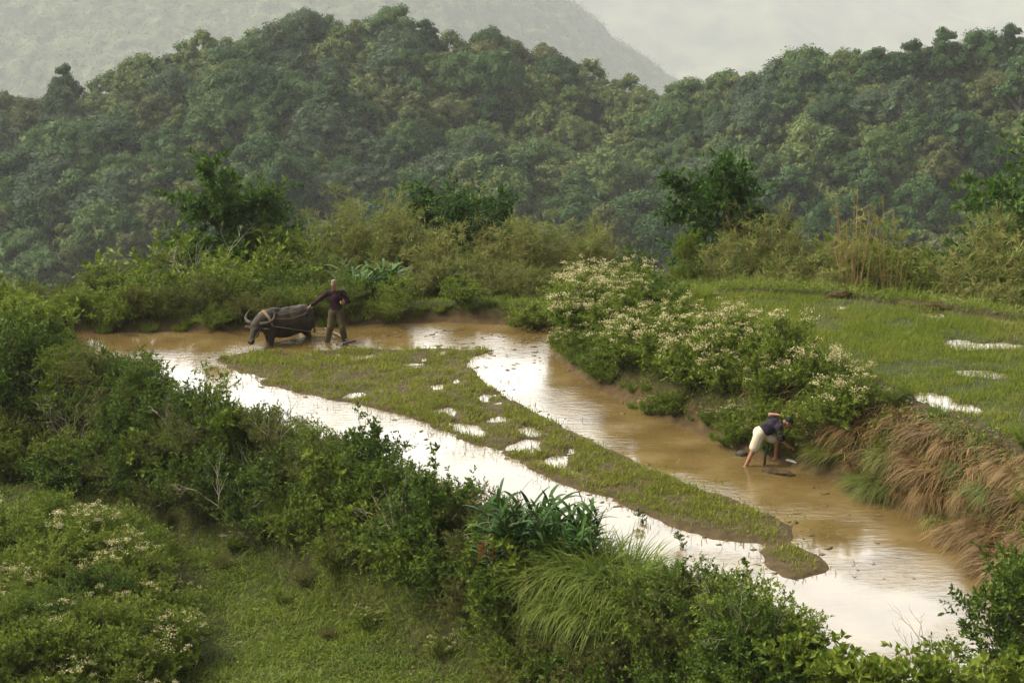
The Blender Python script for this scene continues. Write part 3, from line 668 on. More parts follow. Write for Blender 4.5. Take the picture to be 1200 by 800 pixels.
# grass of the isle: tufty, with bare mud and pools between
def isle_mask(x, y):
    h, d = isle_h(x, y); tuft = sstep(.36, .62, fbm(x*2.6, y*2.6, 15, 3))
    return sstep(.035, .1, h-.02)*(.22+.78*tuft)*sstep(.12, -.25, d) + .10*(d < .05)*tuft*sstep(-.06, .02, h) + .045*(d > 0)*sstep(1.1, .1, d)*sstep(.4, .65, fbm(x*1.9, y*1.9, 18, 2))*(_pdexact(x, y, LF) < -.1)
x, y, z, r = sow(330000, (-9.5, 7.2), (28.5, 46), isle_mask, 1)
hv = .6+.9*fbm(x*1.3, y*1.3, 17, 3)
grass('isle_grass', 'short tufty yellow-green grass on the muddy strip in the middle of the paddy', x, y, np.maximum(z, 0), r, .17, .021, .35, 'grass', .5, 2, hv)
def up_mask(x, y):
    d = polydist(x, y, UF); zz = zfun(x, y); return (d < -.05)*(.22+.78*sstep(.3, .6, fbm(x*1.1, y*1.6, 19, 3)))*np.where(zz < ZU-.012, .3, 1)
x, y, z, r = sow(380000, (3.5, 23), (29.5, 47), up_mask, 2)
grass('field_grass', 'bright green young grass covering the upper paddy', x, y, np.maximum(z, ZU-.01), r, .21, .016, .3, 'grass_field', .35, 2, .55+.8*fbm(x*.9, y*.9, 23, 3))
def path_mask(x, y):
    return sstep(.5, -.2, polydist(x, y, PATH))*(.35+.65*sstep(.3, .6, fbm(x*1.2, y*1.2, 27, 3)))
x, y, z, r = sow(2600, (-14, 3), (24, 43.5), path_mask, 13)
q = np.repeat(np.arange(len(x)), 34); xx = x[q]+r.normal(size=len(q))*.07; yy = y[q]+r.normal(size=len(q))*.07
grass('path_tufts', 'coarse taller grass tufts scattered over the footpath', xx, yy, zfun(xx, yy), r, .34, .022, .7, 'grass_long', .8, 3, (.5+.8*r.random(len(x)))[q])
x, y, z, r = sow(420000, (-14, 3), (24, 43.5), path_mask, 3)
grass('path_grass', 'soft green grass of the footpath below the paddy bank', x, y, z, r, .22, .022, .6, 'grass_field', .75, 3, .35+1.4*fbm(x*.8, y*.8, 29, 3)**1.3)
def verge_mask(x, y):
    dl, du = polydist(x, y, LF), polydist(x, y, UF); dm = np.minimum(np.maximum(dl, 0), np.maximum(du, 0))
    far = (y > np.interp(x, NEARW[:, 0], NEARW[:, 1])+.5)
    return far*sstep(.06, .25, dm)*sstep(3.2, 1.0, dm)*(.3+.7*sstep(.3, .6, fbm(x*1.5, y*1.5, 33, 3)))
x, y, z, r = sow(330000, (-16, 19), (27, 51), verge_mask, 4)
dU_ = polydist(x, y, UF); top = 1+.9*(dU_ < .9)*(y > 42)
grass('verge_grass', 'rough green grass along the bunds of the paddies', x, y, z, r, .36, .017, .5, 'grass_field', .55, 3, (.45+.8*fbm(x*.9, y*.9, 35, 3))*top)
# low leafy cover on the banks
def cover(name, label, n, xr, yr, maskf, seed, mat, L=.075, W=.04, up=.14):
    x, y, z, r = sow(n, xr, yr, maskf, seed); m = len(x); mb = MB()
    pos = np.stack([x, y, z], 1)[:, None]+r.normal(size=(m, 4, 3))*np.array([.07, .07, .05])+np.array([0, 0, up])*r.random((m, 1, 1))*1.5
    d = runit(r, (m, 4))*np.array([1, 1, .5])+np.array([-.0, -.25, 0]); nr = runit(r, (m, 4))*.6+np.array([0, -.2, 1.]); LL = L*(.5+.8*r.random(m*4)); leaves(mb, pos, d, nr, LL, LL*W/L)
    return tag(link(name, mb.mesh(name, M[mat])), label, 'ground cover', None, 'stuff')
def nb_mask(x, y):
    dl = polydist(x, y, LF); near = (y < np.interp(x, NEARW[:, 0], NEARW[:, 1])+.3)
    return near*sstep(.05, .4, dl)*sstep(6, 3, dl)*sstep(-.1, .5, polydist(x, y, PATH))
cover('bank_cover', 'low dark leafy creepers covering the bank below the paddy', 42000, (-16, 8), (19, 47), nb_mask, 5, 'bush_dark')
cover('mound_cover', 'low leafy weeds covering the mound left of the footpath', 16000, (-14, -4), (24, 42), lambda x, y: sstep(.3, -.2, polydist(x, y, MOUND)), 6, 'bush_mid', .09, .04)
cover('path_weeds', 'small leafy weeds in the grass of the footpath', 9000, (-14, 3), (24, 43.5), lambda x, y: sstep(.3, -.1, polydist(x, y, PATH))*sstep(.35, .65, fbm(x*1.1, y*1.1, 77, 3)), 12, 'bush_mid', .06, .03, .08)
def rb_mask(x, y):
    dl, du = polydist(x, y, LF), polydist(x, y, UF); far = (y > np.interp(x, NEARW[:, 0], NEARW[:, 1])+.5)
    return far*sstep(.12, .35, dl)*sstep(.0, .3, du)*sstep(3, 2, np.minimum(dl, du))*(y < 47)*(x > .8)
cover('terrace_cover', 'low green weeds on the bank between the two paddies', 17000, (.8, 16), (24, 47), rb_mask, 7, 'bush_mid', .08, .035)
# straw and litter on the cut part of that bank
x, y, z, r = sow(26000, (5, 16), (24, 38), lambda x, y: rb_mask(x, y)*sstep(5.3, 6.3, x+.3*(y-35)), 8)
mb = MB(); n = len(x); d = np.stack([-.75+r.normal(size=n)*.35, -.65+r.normal(size=n)*.35, .1+.25*r.random(n)], 1)
blades(mb, np.stack([x, y, z+.03], 1), d, .4*(.5+r.random(n)), .02*(.6+.8*r.random(n)), .35*r.random(n)+.15, 3)
tag(link('straw_litter', mb.mesh('straw_litter', M['straw'])), 'loose cut straw lying down the right-hand bank', 'straw', None, 'stuff')
# clods of ploughed mud breaking the water
def clod_mask(x, y):
    dl = polydist(x, y, LF); _, di = isle_h(x, y)
    far = sstep(41.5, 44, y)*sstep(-4.5, -2, x); lower = .25*sstep(4.2, 6, x)*sstep(35.5, 33, y)*sstep(25.5, 28.5, y)
    edge = sstep(-.45, -.05, dl)*.5+sstep(.55, .1, di)*.6
    return (dl < 0)*(di > -.02)*np.clip(.02+.55*far+.45*lower+edge, 0, 1)*sstep(.35, .6, fbm(x*1.7, y*1.7, 51, 3))
x, y, z, r = sow(9000, (-12, 10), (25, 47), clod_mask, 9)
mb = MB(); V0, T0, Q0 = SPH_LO
for a, b in zip(x, y):
    s = .018+.04*r.random()**2.5; ph = r.random()*6; an = r.random()*3.14; ca, sa = math.cos(an), math.sin(an)
    VV = V0*(1+.3*np.sin(V0@np.array([3, 5, 4.])+ph))[:, None]*s*np.array([1.3+r.random()*1.2, 1, .32]); VV = VV@np.array([[ca, sa, 0], [-sa, ca, 0], [0, 0, 1]])
    mb.add(VV+np.array([a, b, .0]), T0, Q0)
M['mud'] = noise_mat('wet mud', (.06, .04, .016), (.13, .088, .036), 6, .75, .4, spec=.15)
tag(link('mud_clods', mb.mesh('mud_clods', M['mud'], True)), 'clods of ploughed mud breaking the brown water', 'mud', None, 'stuff')

# ------------------------------------------------------------------ kinds of shrubs and grasses
K = {}
for i in range(3):
    K['dark%d' % i] = shrub_kind(200+i, 'shrub', 'bush_dark', 1.1, .95, L=[.085, .065, .1][i], W=[.042, .03, .045][i], k=[16, 22, 13][i])
    K['mid%d' % i] = shrub_kind(210+i, 'shrub', 'bush_mid', 1.1, .95, L=[.08, .06, .1][i], W=[.036, .026, .04][i], k=[16, 22, 13][i])
    K['olive%d' % i] = shrub_kind(220+i, 'shrub', 'bush_olive', 1.1, .9, ns=30, L=[.07, .09, .06][i], W=[.02, .022, .02][i], k=18, jit=.6)
    K['flower%d' % i] = shrub_kind(230+i, 'flowering_shrub', 'bush_fresh', 1.0, .8, ns=30, L=.085, W=.032, k=15, flower=[22, 13, 30][i], cat='flowering shrub')
K['fresh0'] = shrub_kind(240, 'shrub', 'bush_fresh', 1.0, .9, L=.08, W=.035)
K['fresh1'] = shrub_kind(241, 'shrub', 'bush_fresh', 1.0, .9, L=.11, W=.05, k=11)
K['fewflower'] = shrub_kind(242, 'flowering_shrub', 'bush_mid', .9, .75, ns=24, L=.08, W=.03, k=15, flower=16, cat='flowering shrub')
K['sapling'] = shrub_kind(243, 'sapling', 'bush_dark', 1.6, .55, ns=9, nt=12, k=13, L=.1, W=.05, tl=.45, t0=.1, cat='sapling')
K['spindly'] = shrub_kind(244, 'spindly_shrub', 'bush_mid', 1.3, .8, ns=12, nt=9, k=9, L=.085, W=.045, tl=.4, t0=.3)
K['broad'] = shrub_kind(245, 'broadleaf_shrub', 'bush_mid', 1.3, .9, ns=14, nt=8, k=8, L=.17, W=.095, tl=.4, t0=.3, droop=.5)
K['dense'] = shrub_kind(246, 'dense_shrub', 'bush_dark', 1.7, .95, ns=44, nt=20, k=16, L=.075, W=.034, tl=.36)
K['water_plant'] = shrub_kind(247, 'seedling', 'bush_mid', .5, .16, ns=3, nt=6, k=6, L=.085, W=.04, tl=.7, cat='seedling', stem_r=.006)
K['pampas'] = blade_kind(250, 'silver_grass', 'grass_long', 1300, 1.5, .022, .8, .6, .34, .35, seg=6)
K['pampas1'] = blade_kind(251, 'silver_grass', 'grass_long', 800, 1.1, .02, .7, .6, .25, .3, seg=5)
K['tuft'] = blade_kind(252, 'grass_tuft', 'grass_field', 420, .55, .014, .6, .5, .2, .3, seg=4)
K['tuft1'] = blade_kind(253, 'grass_tuft', 'grass_long', 420, .7, .016, .7, .5, .22, .3, seg=4)
K['straw0'] = blade_kind(254, 'dry_grass_clump', 'straw', 400, 1.05, .026, .8, .5, .55, 1.0, seg=4, lean=(-.8, -.75, -.75), cat='dry grass')
K['straw1'] = blade_kind(255, 'dry_grass_clump', 'straw_green', 400, 1.0, .026, .8, .5, .55, 1.0, seg=4, lean=(-.75, -.7, -.65), cat='dry grass')
K['straw2'] = blade_kind(256, 'dry_grass_clump', 'straw', 260, .7, .026, .6, .7, .35, 1.1, seg=4, lean=(-.3, -.5, -.3), cat='dry grass')
K['fan'] = fan_kind(260, 'ginger_clump', 60, 1.15, .12); K['fan_red'] = fan_kind(261, 'ginger_clump', 34, .8, .1, True)
K['bam0'] = bamboo_kind(270, 'bamboo_clump', 3.6, 1.5, 46); K['bam1'] = bamboo_kind(271, 'bamboo_clump', 2.8, 1.4, 44); K['bam2'] = bamboo_kind(272, 'bamboo_clump', 2.4, 1.6, 40, 1.2)
K['culm0'] = bamboo_kind(273, 'bamboo_stalks', 5.0, 1.1, 15, .4, culm_r=.034, t0=.45, cat='bamboo'); K['culm1'] = bamboo_kind(274, 'bamboo_stalks', 5.2, .9, 10, .35, culm_r=.034, t0=.5, cat='bamboo')
K['stalk'] = bamboo_kind(275, 'bamboo_stalks', 4.6, .25, 2, .4, culm_r=.034, t0=.5, cat='bamboo')
K['plume'] = bamboo_kind(276, 'bamboo_plume', 3.6, .6, 5, .9, culm_r=.011, t0=.35, twig=22); K['plume1'] = bamboo_kind(277, 'bamboo_plume', 3.6, .9, 7, .7, culm_r=.011, t0=.3, twig=22)
K['bare'] = bare_kind(280, 'bare_shrub', 1.9, .75); K['twigs'] = bare_kind(281, 'bare_twigs', 1.2, .6, n=4, r0=.012)
K['tree0'] = tree_kind(290, 'broadleaf_tree', 'tree_dark', 4.6, 1.9, .5, 14, 9, 135, .19, .065, .22, ragged=1.25)
K['tree1'] = tree_kind(291, 'broadleaf_tree', 'tree_dark', 5.2, 1.8, .4, 14, 10, 95, .17, .065, .6)
K['tree2'] = tree_kind(292, 'broadleaf_tree', 'tree_dark', 4.4, 2.1, .4, 14, 10, 95, .16, .065, .6)
K['tree3'] = tree_kind(293, 'broadleaf_tree', 'bush_mid', 4.0, 1.6, .4, 12, 8, 90, .13, .055, .6)

def stand(k, px, Y, py_top, label, group=None, rz=None, wide=1.0):
    """a plant rooted on the ground in a photo column at distance Y, its height taken from the row its top reaches"""
    g = on(px, Y); top = atY(px, py_top, Y)[2]; s = (top-g[2])/K[k].h
    K[k].put(g, label, group, rz, (s*wide, s*wide, s))
def root_at(k, px, py, label, group=None, sc=1.0, rz=None):
    K[k].put(G(px, py), label, group, rz, sc)
# --- behind the paddies, from left to right: trees, bamboo and shrubs growing up from the slope beyond
stand('tree0', 275, 55, 196, 'dark tree with flat spreading sprays of leaves behind the buffalo, left of the tall bamboo', None, 1.0, .88)
stand('tree3', 318, 54, 258, 'small olive-green tree at the right foot of the flat-topped dark tree')
stand('bare', 238, 50.2, 285, 'bare pale-branched shrub standing behind the buffalo horns', None, .4)
stand('bam0', 425, 54.5, 206, 'tallest yellow-green bamboo clump behind the ploughman', None)
B1 = ('yellow-green bamboo clump among others behind the ploughman', 'bamboo clumps behind the ploughman')
for k, px, Y, t in (('bam0', 388, 53.5, 236), ('bam0', 462, 53.5, 234), ('bam2', 350, 52.5, 282), ('bam2', 405, 51.5, 285)): stand(k, px, Y, t, *B1)
stand('tree1', 520, 56.5, 214, 'dark glossy tree rising behind the bamboo, left of its lower neighbour', None, 2.0, 1.15)
stand('tree2', 568, 56, 226, 'dark glossy low tree right of the taller dark tree behind the bamboo', None, .3, .9)
B2 = ('feathery yellow-green bamboo shrub in the thicket behind the far end of the brown paddy', 'bamboo thicket behind the far end of the paddy')
for k, px, Y, t in (('bam1', 492, 53, 250), ('bam2', 530, 52, 272), ('bam0', 585, 54, 246), ('bam0', 618, 53.5, 238), ('bam1', 655, 53.5, 246), ('bam1', 690, 53.5, 268), ('bam2', 560, 51, 300),
                    ('bam2', 605, 51, 300), ('bam2', 645, 51, 305), ('bam2', 475, 51, 300), ('bam1', 512, 51.5, 290), ('bam2', 668, 50.5, 320)): stand(k, px, Y, t, *B2)
stand('fan', 432, 49.2, 300, 'dark green clump of long-bladed ginger just behind the ploughman', None, None, 1.15)
B3 = ('leafy shrub in the hedge behind the buffalo, left of the ploughman', 'shrubs of the hedge behind the buffalo')
rr_ = np.random.default_rng(5)
for i, px in enumerate(np.arange(-70, 372, 24)):
    k = ['mid0', 'fresh0', 'olive1', 'mid1', 'dark0', 'fresh1', 'mid2', 'olive0'][int(rr_.integers(8))]
    stand(k, px+rr_.uniform(-8, 8), 48.9+rr_.uniform(-1, 1.2), (322 if px > 180 else 328)+rr_.uniform(-16, 22), B3[0], B3[1])
for i, px in enumerate(np.arange(190, 380, 22)):
    k = ['olive0', 'mid1', 'olive2', 'fresh0', 'mid0'][int(rr_.integers(5))]
    stand(k, px+rr_.uniform(-8, 8), 52.2+rr_.uniform(-.6, 1), 292+rr_.uniform(-14, 20), B3[0], B3[1])
B4 = ('low weedy shrub at the foot of the bamboo thicket', 'low shrubs at the foot of the bamboo thicket')
for i, px in enumerate(np.arange(375, 720, 19)):
    k = ['olive0', 'mid1', 'olive2', 'fresh0', 'mid0'][int(rr_.integers(5))]; stand(k, px+rr_.uniform(-8, 8), 48.3+rr_.uniform(-.4, .7), 350+rr_.uniform(-16, 10), *B4)
for i, (px, t) in enumerate(((376, 240), (398, 226), (412, 214), (436, 206), (448, 222), (470, 238), (498, 246), (540, 258), (578, 244), (600, 236), (628, 232), (642, 240), (668, 244), (684, 258))):
    stand('plume1' if i % 3 == 0 else 'plume', px, 53+rr_.random(), t, 'thin feathery bamboo plume standing above the thicket behind the brown paddy', 'bamboo plumes above the thicket')
for i, (px, t) in enumerate(((826, 262), (846, 246), (872, 226), (890, 214), (906, 236), (928, 252), (950, 258), (975, 268), (1146, 258), (1172, 232), (1196, 226))):
    stand('plume1' if i % 3 == 0 else 'plume', px, 49.5+rr_.random(), t, 'thin feathery bamboo plume standing above the bushes behind the upper paddy', 'bamboo plumes behind the upper paddy')
stand('tree1', 862, 52.5, 170, 'dark green tree with a broad ragged crown behind the upper paddy', None, 4.0, 1.0)
stand('dense', 748, 49.5, 292, 'dark rounded shrub above the flowering bank, left of the upper paddy')
stand('tree3', 806, 49, 268, 'slim dark shrub left of the ragged-crowned tree', None, None, .5)
B5 = ('feathery yellow-green bamboo clump behind the far edge of the upper paddy', 'bamboo clumps behind the upper paddy')
for k, px, Y, t in (('bam0', 888, 50.5, 226), ('bam1', 925, 50.5, 262), ('bam1', 958, 50, 272), ('bam2', 905, 49, 280), ('bam2', 862, 49.5, 285), ('bam2', 985, 49, 292), ('bam2', 835, 50, 300), ('bam2', 940, 48, 300)): stand(k, px, Y, t, *B5)
stand('culm0', 1005, 48.3, 205, 'left cluster of tall bare brown bamboo stalks behind the upper paddy')
stand('culm1', 1048, 48.3, 212, 'right cluster of tall bare brown bamboo stalks behind the upper paddy')
stand('stalk', 1028, 48.8, 238, 'thin pair of brown bamboo stalks between the two larger clusters')
stand('stalk', 1080, 48.5, 262, 'thin pair of brown bamboo stalks just right of the right cluster')
stand('stalk', 1102, 47.8, 285, 'lone low pair of pale bamboo stalks at the far edge of the upper paddy')
stand('stalk', 1124, 47.8, 272, 'rightmost pair of pale bamboo stalks at the far edge of the upper paddy')
B6 = ('leafy shrub in the hedge behind the bare bamboo stalks', 'shrubs behind the bamboo stalks')
for k, px, Y, t in (('mid0', 1020, 50.5, 285), ('mid1', 1060, 50.5, 292), ('olive1', 1095, 50, 305), ('mid2', 1125, 49.5, 315), ('olive0', 1040, 49, 315), ('mid0', 1080, 48.6, 322), ('dark1', 1005, 49.5, 310)): stand(k, px, Y, t, *B6)
B7 = ('yellow-brown bamboo bush at the right end of the upper paddy', 'bamboo bushes at the right end of the upper paddy')
for k, px, Y, t in (('bam1', 1150, 48.5, 272), ('bam0', 1185, 48, 236), ('bam1', 1222, 47.5, 240), ('bam2', 1165, 47, 300), ('bam2', 1200, 46.5, 300), ('bam2', 1250, 47, 270)): stand(k, px, Y, t, *B7)
stand('tree2', 1235, 50, 158, 'dark leafy tree reaching in at the right edge above the yellow bamboo', None, 1.1, .9)
B8 = ('low weedy shrub along the far bund of the upper paddy', 'low shrubs on the far bund of the upper paddy')
for px in np.arange(730, 1270, 21):
    k = ['tuft1', 'mid1', 'olive2', 'fresh0', 'tuft', 'tuft', 'fewflower'][int(rr_.integers(7))]
    Y0 = np.interp(px, [730, 860, 980, 1100, 1200, 1300], [46, 46.2, 45.8, 44.6, 43.7, 43])+rr_.uniform(.3, 1.3); g = on(px+rr_.uniform(-8, 8), Y0); K[k].put(g, *B8, sc=.4+.35*rr_.random())
# --- flowering bank between the two paddies
def scatter(polypx, spacing, seed, tries=4000):
    r = np.random.default_rng(seed); P_ = np.array(polypx, float); lo, hi = P_.min(0), P_.max(0); out = []
    q = r.uniform(lo, hi, (tries, 2)); q = q[inpoly_px(q[:, 0], q[:, 1], P_)]
    for px, py in q:
        g = G(px, py)
        if all((g[0]-o[0][0])**2+(g[1]-o[0][1])**2 > spacing**2 for o in out): out.append((g, px, py))
    return out, r
sp_, r = scatter([(652, 345), (700, 335), (770, 352), (830, 382), (880, 408), (940, 432), (1000, 448), (1012, 480), (955, 528), (900, 530), (860, 512), (800, 485), (740, 462), (695, 436), (662, 408)], .62, 31)
for g, px, py in sp_:
    low = zfun(np.array([g[0]]), np.array([g[1]]))[0] < .45
    if px < 790: lab, grp = 'cream-flowered bush on the upstream half of the bank between the paddies', 'cream-flowered bushes left on the bank'
    else: lab, grp = 'cream-flowered bush on the bank behind the stooping man', 'cream-flowered bushes right on the bank'
    if low or r.random() < .3:
        k = ['mid0', 'fewflower', 'mid2', 'tuft1', 'dark0'][int(r.integers(5))]
        lab, grp = ('green flowerless bush at the water foot of the flowering bank', 'green bushes at the foot of the flowering bank')
        K[k].put(g, lab, grp, sc=.5+.25*r.random()); continue
    k = 'flower%d' % int(r.integers(3)); s = .72+.36*r.random(); K[k].put(g, lab, grp, sc=s)
for px, py, s in ((672, 372, 1.15), (690, 362, 1.1), (712, 358, 1.0), (665, 395, 1.05)): K['flower2'].put(G(px, py), 'tall cream-flowered bush at the far corner of the bank beside the brown paddy', 'tall flowered bushes at the far corner', sc=s)
for px, py in ((735, 338), (760, 342), (790, 346), (820, 348), (770, 352), (745, 350)): root_at('tuft', px, py, 'bright green grass tuft at the left corner of the upper paddy', 'grass tufts at the upper paddy corner', 1.0+.4*rr_.random())
sp_, r = scatter([(930, 470), (1000, 470), (1015, 500), (960, 545), (925, 535)], .55, 37)
for g, px, py in sp_: K[['tuft1', 'mid1', 'pampas1'][int(r.integers(3))]].put(g, 'green grassy clump between the stooping man and the dry grass', 'grassy clumps right of the stooping man', sc=.55+.25*r.random())
sp_, r = scatter([(648, 392), (700, 425), (760, 455), (820, 482), (880, 505), (935, 525), (920, 545), (860, 527), (800, 500), (740, 477), (690, 450), (652, 422)], .34, 34)
for g, px, py in sp_:
    k = ['mid0', 'mid2', 'flower0', 'tuft1', 'fewflower', 'dark0', 'tuft'][int(r.integers(7))]; K[k].put(g, 'low weed at the water foot of the flowering bank', 'low weeds along the foot of the flowering bank', sc=.32+.2*r.random())
for px in np.arange(-60, 650, 13):
    yf = np.interp(px, [-60, 60, 100, 250, 420, 520, 600, 650], [392, 391, 389, 386, 379, 376, 380, 386])
    g = P(px+rr_.uniform(-6, 6), yf-rr_.uniform(3, 11), .1); g[2] = gz(g[0], g[1])
    k = ['tuft', 'tuft1', 'mid1', 'tuft', 'olive1', 'fresh0'][int(rr_.integers(6))]; K[k].put(g, 'low green tuft on the bund along the far edge of the brown paddy', 'tufts on the far bund of the brown paddy', sc=.5+.4*rr_.random())
# --- dry grass on the cut bank
sp_, r = scatter([(1012, 452), (1100, 486), (1200, 522), (1290, 560), (1290, 720), (1190, 668), (1150, 640), (1060, 588), (985, 558), (965, 540)], .37, 33)
for g, px, py in sp_:
    u = r.random(); k = 'straw0' if u < .40 else ('straw1' if u < .70 else ('straw2' if u < .84 else ('tuft1' if u < .92 else 'mid1')))
    if k == 'mid1': K[k].put(g, 'small leafy weed among the dry grass on the right bank', 'leafy weeds in the dry grass', sc=.3+.15*r.random()); continue
    if k == 'tuft1': lab, grp = 'green grass tuft among the dry grass on the right bank', 'green tufts in the dry grass'
    elif k == 'straw1': lab, grp = 'half-green drooping grass clump on the right bank', 'half-green grass clumps on the right bank'
    else: lab, grp = 'brown dead grass clump hanging down the right bank', 'brown dead grass clumps on the right bank'
    K[k].put(g, lab, grp, rz=r.normal()*.6, sc=.45+.4*r.random())
# --- overgrown bank in the foreground
sp_, r = scatter([(-120, 405), (60, 402), (130, 432), (200, 462), (330, 508), (480, 562), (560, 602), (640, 640), (760, 672), (880, 725), (960, 775), (960, 900), (600, 900), (575, 745), (500, 700), (330, 655), (250, 612), (90, 575), (-120, 555)], .56, 35, 6000)
for g, px, py in sp_:
    dl = float(polydist(np.array([g[0]]), np.array([g[1]]), LF)[0]); edge = dl < .8
    if 622 < px < 790 and 648 < py < 765 and not (px > 740 and py > 730): continue
    u = r.random()
    if px < 330: ks = ['dark0', 'dark1', 'olive0', 'mid1', 'dark2', 'pampas1', 'olive2', 'dark1']
    elif px < 620: ks = ['dark0', 'mid0', 'dark1', 'mid1', 'dark2', 'olive1', 'mid2', 'olive0']
    else: ks = ['mid0', 'mid1', 'olive1', 'tuft1', 'mid2', 'dark0', 'fresh0', 'olive2']
    k = ks[int(r.integers(8))]
    where = 'left part of the near bank, below the buffalo' if px < 330 else ('middle of the near bank, left of the ginger clump' if px < 570 else 'right part of the near bank, below the ginger clump')
    what = {'d': 'dark green leafy shrub', 'm': 'mid-green leafy shrub', 'o': 'olive narrow-leaved shrub', 'p': 'arching grass clump', 't': 'arching grass clump', 'f': 'fresh green shrub'}[k[0]]
    reg = 'left' if px < 330 else ('middle' if px < 570 else 'right')
    K[k].put(g, what+' on the '+where, what+'s on the '+reg+' of the near bank', sc=(.5+.2*r.random()) if edge else (.72+.4*r.random()))
r = np.random.default_rng(61); NBP = [(-40, 430), (120, 450), (330, 520), (480, 575), (600, 640), (640, 760), (500, 690), (330, 640), (120, 575), (-40, 550)]
for n_ in range(400):
    if n_ == 0: cnt = 0
    px, py = r.uniform(-40, 640), r.uniform(430, 760)
    if cnt >= 34 or not inpoly_px(px, py, NBP): continue
    cnt += 1; u = cnt % 3
    if u == 0: K['twigs'].put(G(px, py), 'bare dead twigs poking out of the overgrown near bank', 'dead twigs on the near bank', sc=.9+.5*r.random())
    elif u == 1: K['tuft1'].put(G(px, py)+np.array([0, 0, .35]), 'pale arching grass growing through the shrubs of the near bank', 'pale grasses among the near bank shrubs', sc=1.0+.5*r.random())
    else: K['broad'].put(G(px, py), 'large-leaved weed among the small-leaved shrubs of the near bank', 'large-leaved weeds on the near bank', sc=.75+.3*r.random())
# specimens of the foreground
root_at('dense', 12, 500, 'tall dense dark shrub at the left edge of the picture', None, 1.75)
root_at('dense', -55, 470, 'dense dark shrub beyond the left edge beside the tall one', None, 1.9)
root_at('fresh1', 30, 420, 'yellow-green bush at the far left behind the tall dark shrub', None, 1.5)
root_at('fresh0', -20, 400, 'yellow-green leafy bush at the left edge beside the paddy corner', None, 1.6)
root_at('spindly', 160, 462, 'open leafy shrub standing against the pale water below the buffalo, left one', None, .9)
root_at('spindly', 240, 490, 'open leafy shrub standing against the bright water just below the buffalo head', None, 1.0)
root_at('tuft1', 262, 492, 'thin grass tuft in front of the bright channel below the buffalo', None, 1.0)
root_at('sapling', 425, 560, 'twiggy sapling leaning over the bright channel left of the upright dark one', None, .9)
root_at('sapling', 505, 640, 'upright dark sapling rising above the near bank left of the ginger clump', None, 1.15)
root_at('sapling', 478, 622, 'slim dark sapling close to the left of the upright one', None, .8)
root_at('spindly', 380, 545, 'open leafy shrub over the bright channel below the grassy isle', None, .8)
root_at('fan', 612, 655, 'left dark ginger clump with sword leaves against the bright channel', None, .95)
root_at('fan', 668, 660, 'right dark ginger clump with sword leaves beside the silver grass', None, .8)
root_at('fan_red', 600, 672, 'low ginger clump with small red flowers under the sword leaves', None, .85)
for px, py, s in ((650, 690, 1.0), (688, 680, 1.15), (728, 690, 1.2), (665, 720, 1.0), (710, 728, 1.1), (757, 716, 1.0)): root_at('pampas', px, py, 'large arching silver grass below the ginger clump', 'large silver grasses below the ginger', s)
root_at('pampas1', 755, 715, 'smaller arching silver grass right of the large ones', None, 1.0)
root_at('dense', 878, 790, 'bushy dark shrub with bare twigs before the bright water at lower right', None, .85)
root_at('dark0', 815, 735, 'dark leafy shrub left of the bushy one with bare twigs', None, .9)
root_at('twigs', 875, 790, 'pale bare twigs sticking out of the bushy lower right shrub', None, 1.25)
root_at('twigs', 1085, 800, 'thin bare twigs rising against the bright water at lower right', None, .9)
for px, py, s in ((985, 830, .85), (1040, 850, .9), (1095, 840, .8), (1150, 860, .9), (935, 810, .8)): root_at('broad', px, py, 'broad-leaved shrub along the bottom edge before the bright water', 'broad-leaved shrubs at the bottom edge', s)
root_at('spindly', 1120, 815, 'spindly leafy shrub before the bright water left of the dark corner shrub', None, .8)
root_at('dense', 1195, 800, 'dense dark shrub in the lower right corner', None, 1.25); root_at('dense', 1255, 780, 'dense dark shrub outside the lower right corner', None, 1.3)
root_at('mid0', 1170, 850, 'mid-green shrub under the dark corner shrub at lower right', None, .8)
for px, py, lab in ((753, 612, 'single seedling standing in the bright channel'), (800, 640, 'small leafy seedling at the edge of the bright channel near the bank'), (878, 672, 'leafy seedling in the shallow water before the small grass islet')): K['water_plant'].put(P(px, py, 0), lab, None, sc=.8)
# mound at lower left
sp_, r = scatter([(-80, 606), (60, 612), (150, 640), (205, 700), (215, 760), (180, 840), (-80, 880)], .55, 39)
for g, px, py in sp_:
    k = ['flower0', 'mid1', 'fewflower', 'mid0', 'tuft1', 'fresh0', 'dark1', 'mid2'][int(r.integers(8))]
    if k[:4] in ('flow', 'fewf'): lab, grp = 'cream-flowered weed bush on the mound at lower left', 'flowered bushes of the lower left mound'
    elif k == 'tuft1': lab, grp = 'long grass clump on the mound at lower left', 'grass clumps of the lower left mound'
    else: lab, grp = 'green leafy bush on the mound at lower left', 'green bushes of the lower left mound'
    K[k].put(g, lab, grp, sc=.5+.25*r.random())
sp_, r = scatter([(20, 588), (110, 600), (200, 630), (270, 690), (300, 800), (560, 830), (500, 720), (400, 700), (310, 665), (240, 625), (90, 588)], .55, 43)
for g, px, py in sp_:
    if r.random() < .3: K[['fresh0', 'mid2', 'tuft1', 'tuft', 'fewflower', 'olive2'][int(r.integers(6))]].put(g, 'small low weed in the grass of the footpath', 'low weeds on the footpath', sc=.22+.2*r.random())
for px, py, s in ((85, 645, .75), (150, 675, .75)): K['flower2'].put(G(px, py), 'bush thick with cream flowers on top of the lower left mound', 'thickly flowered bushes on the mound top', sc=s)
root_at('flower1', 210, 775, 'white-flowered bush beside the footpath at the foot of the mound', None, .75)
root_at('pampas1', 135, 760, 'drooping half-dry long grass on the face of the lower left mound', None, .9)

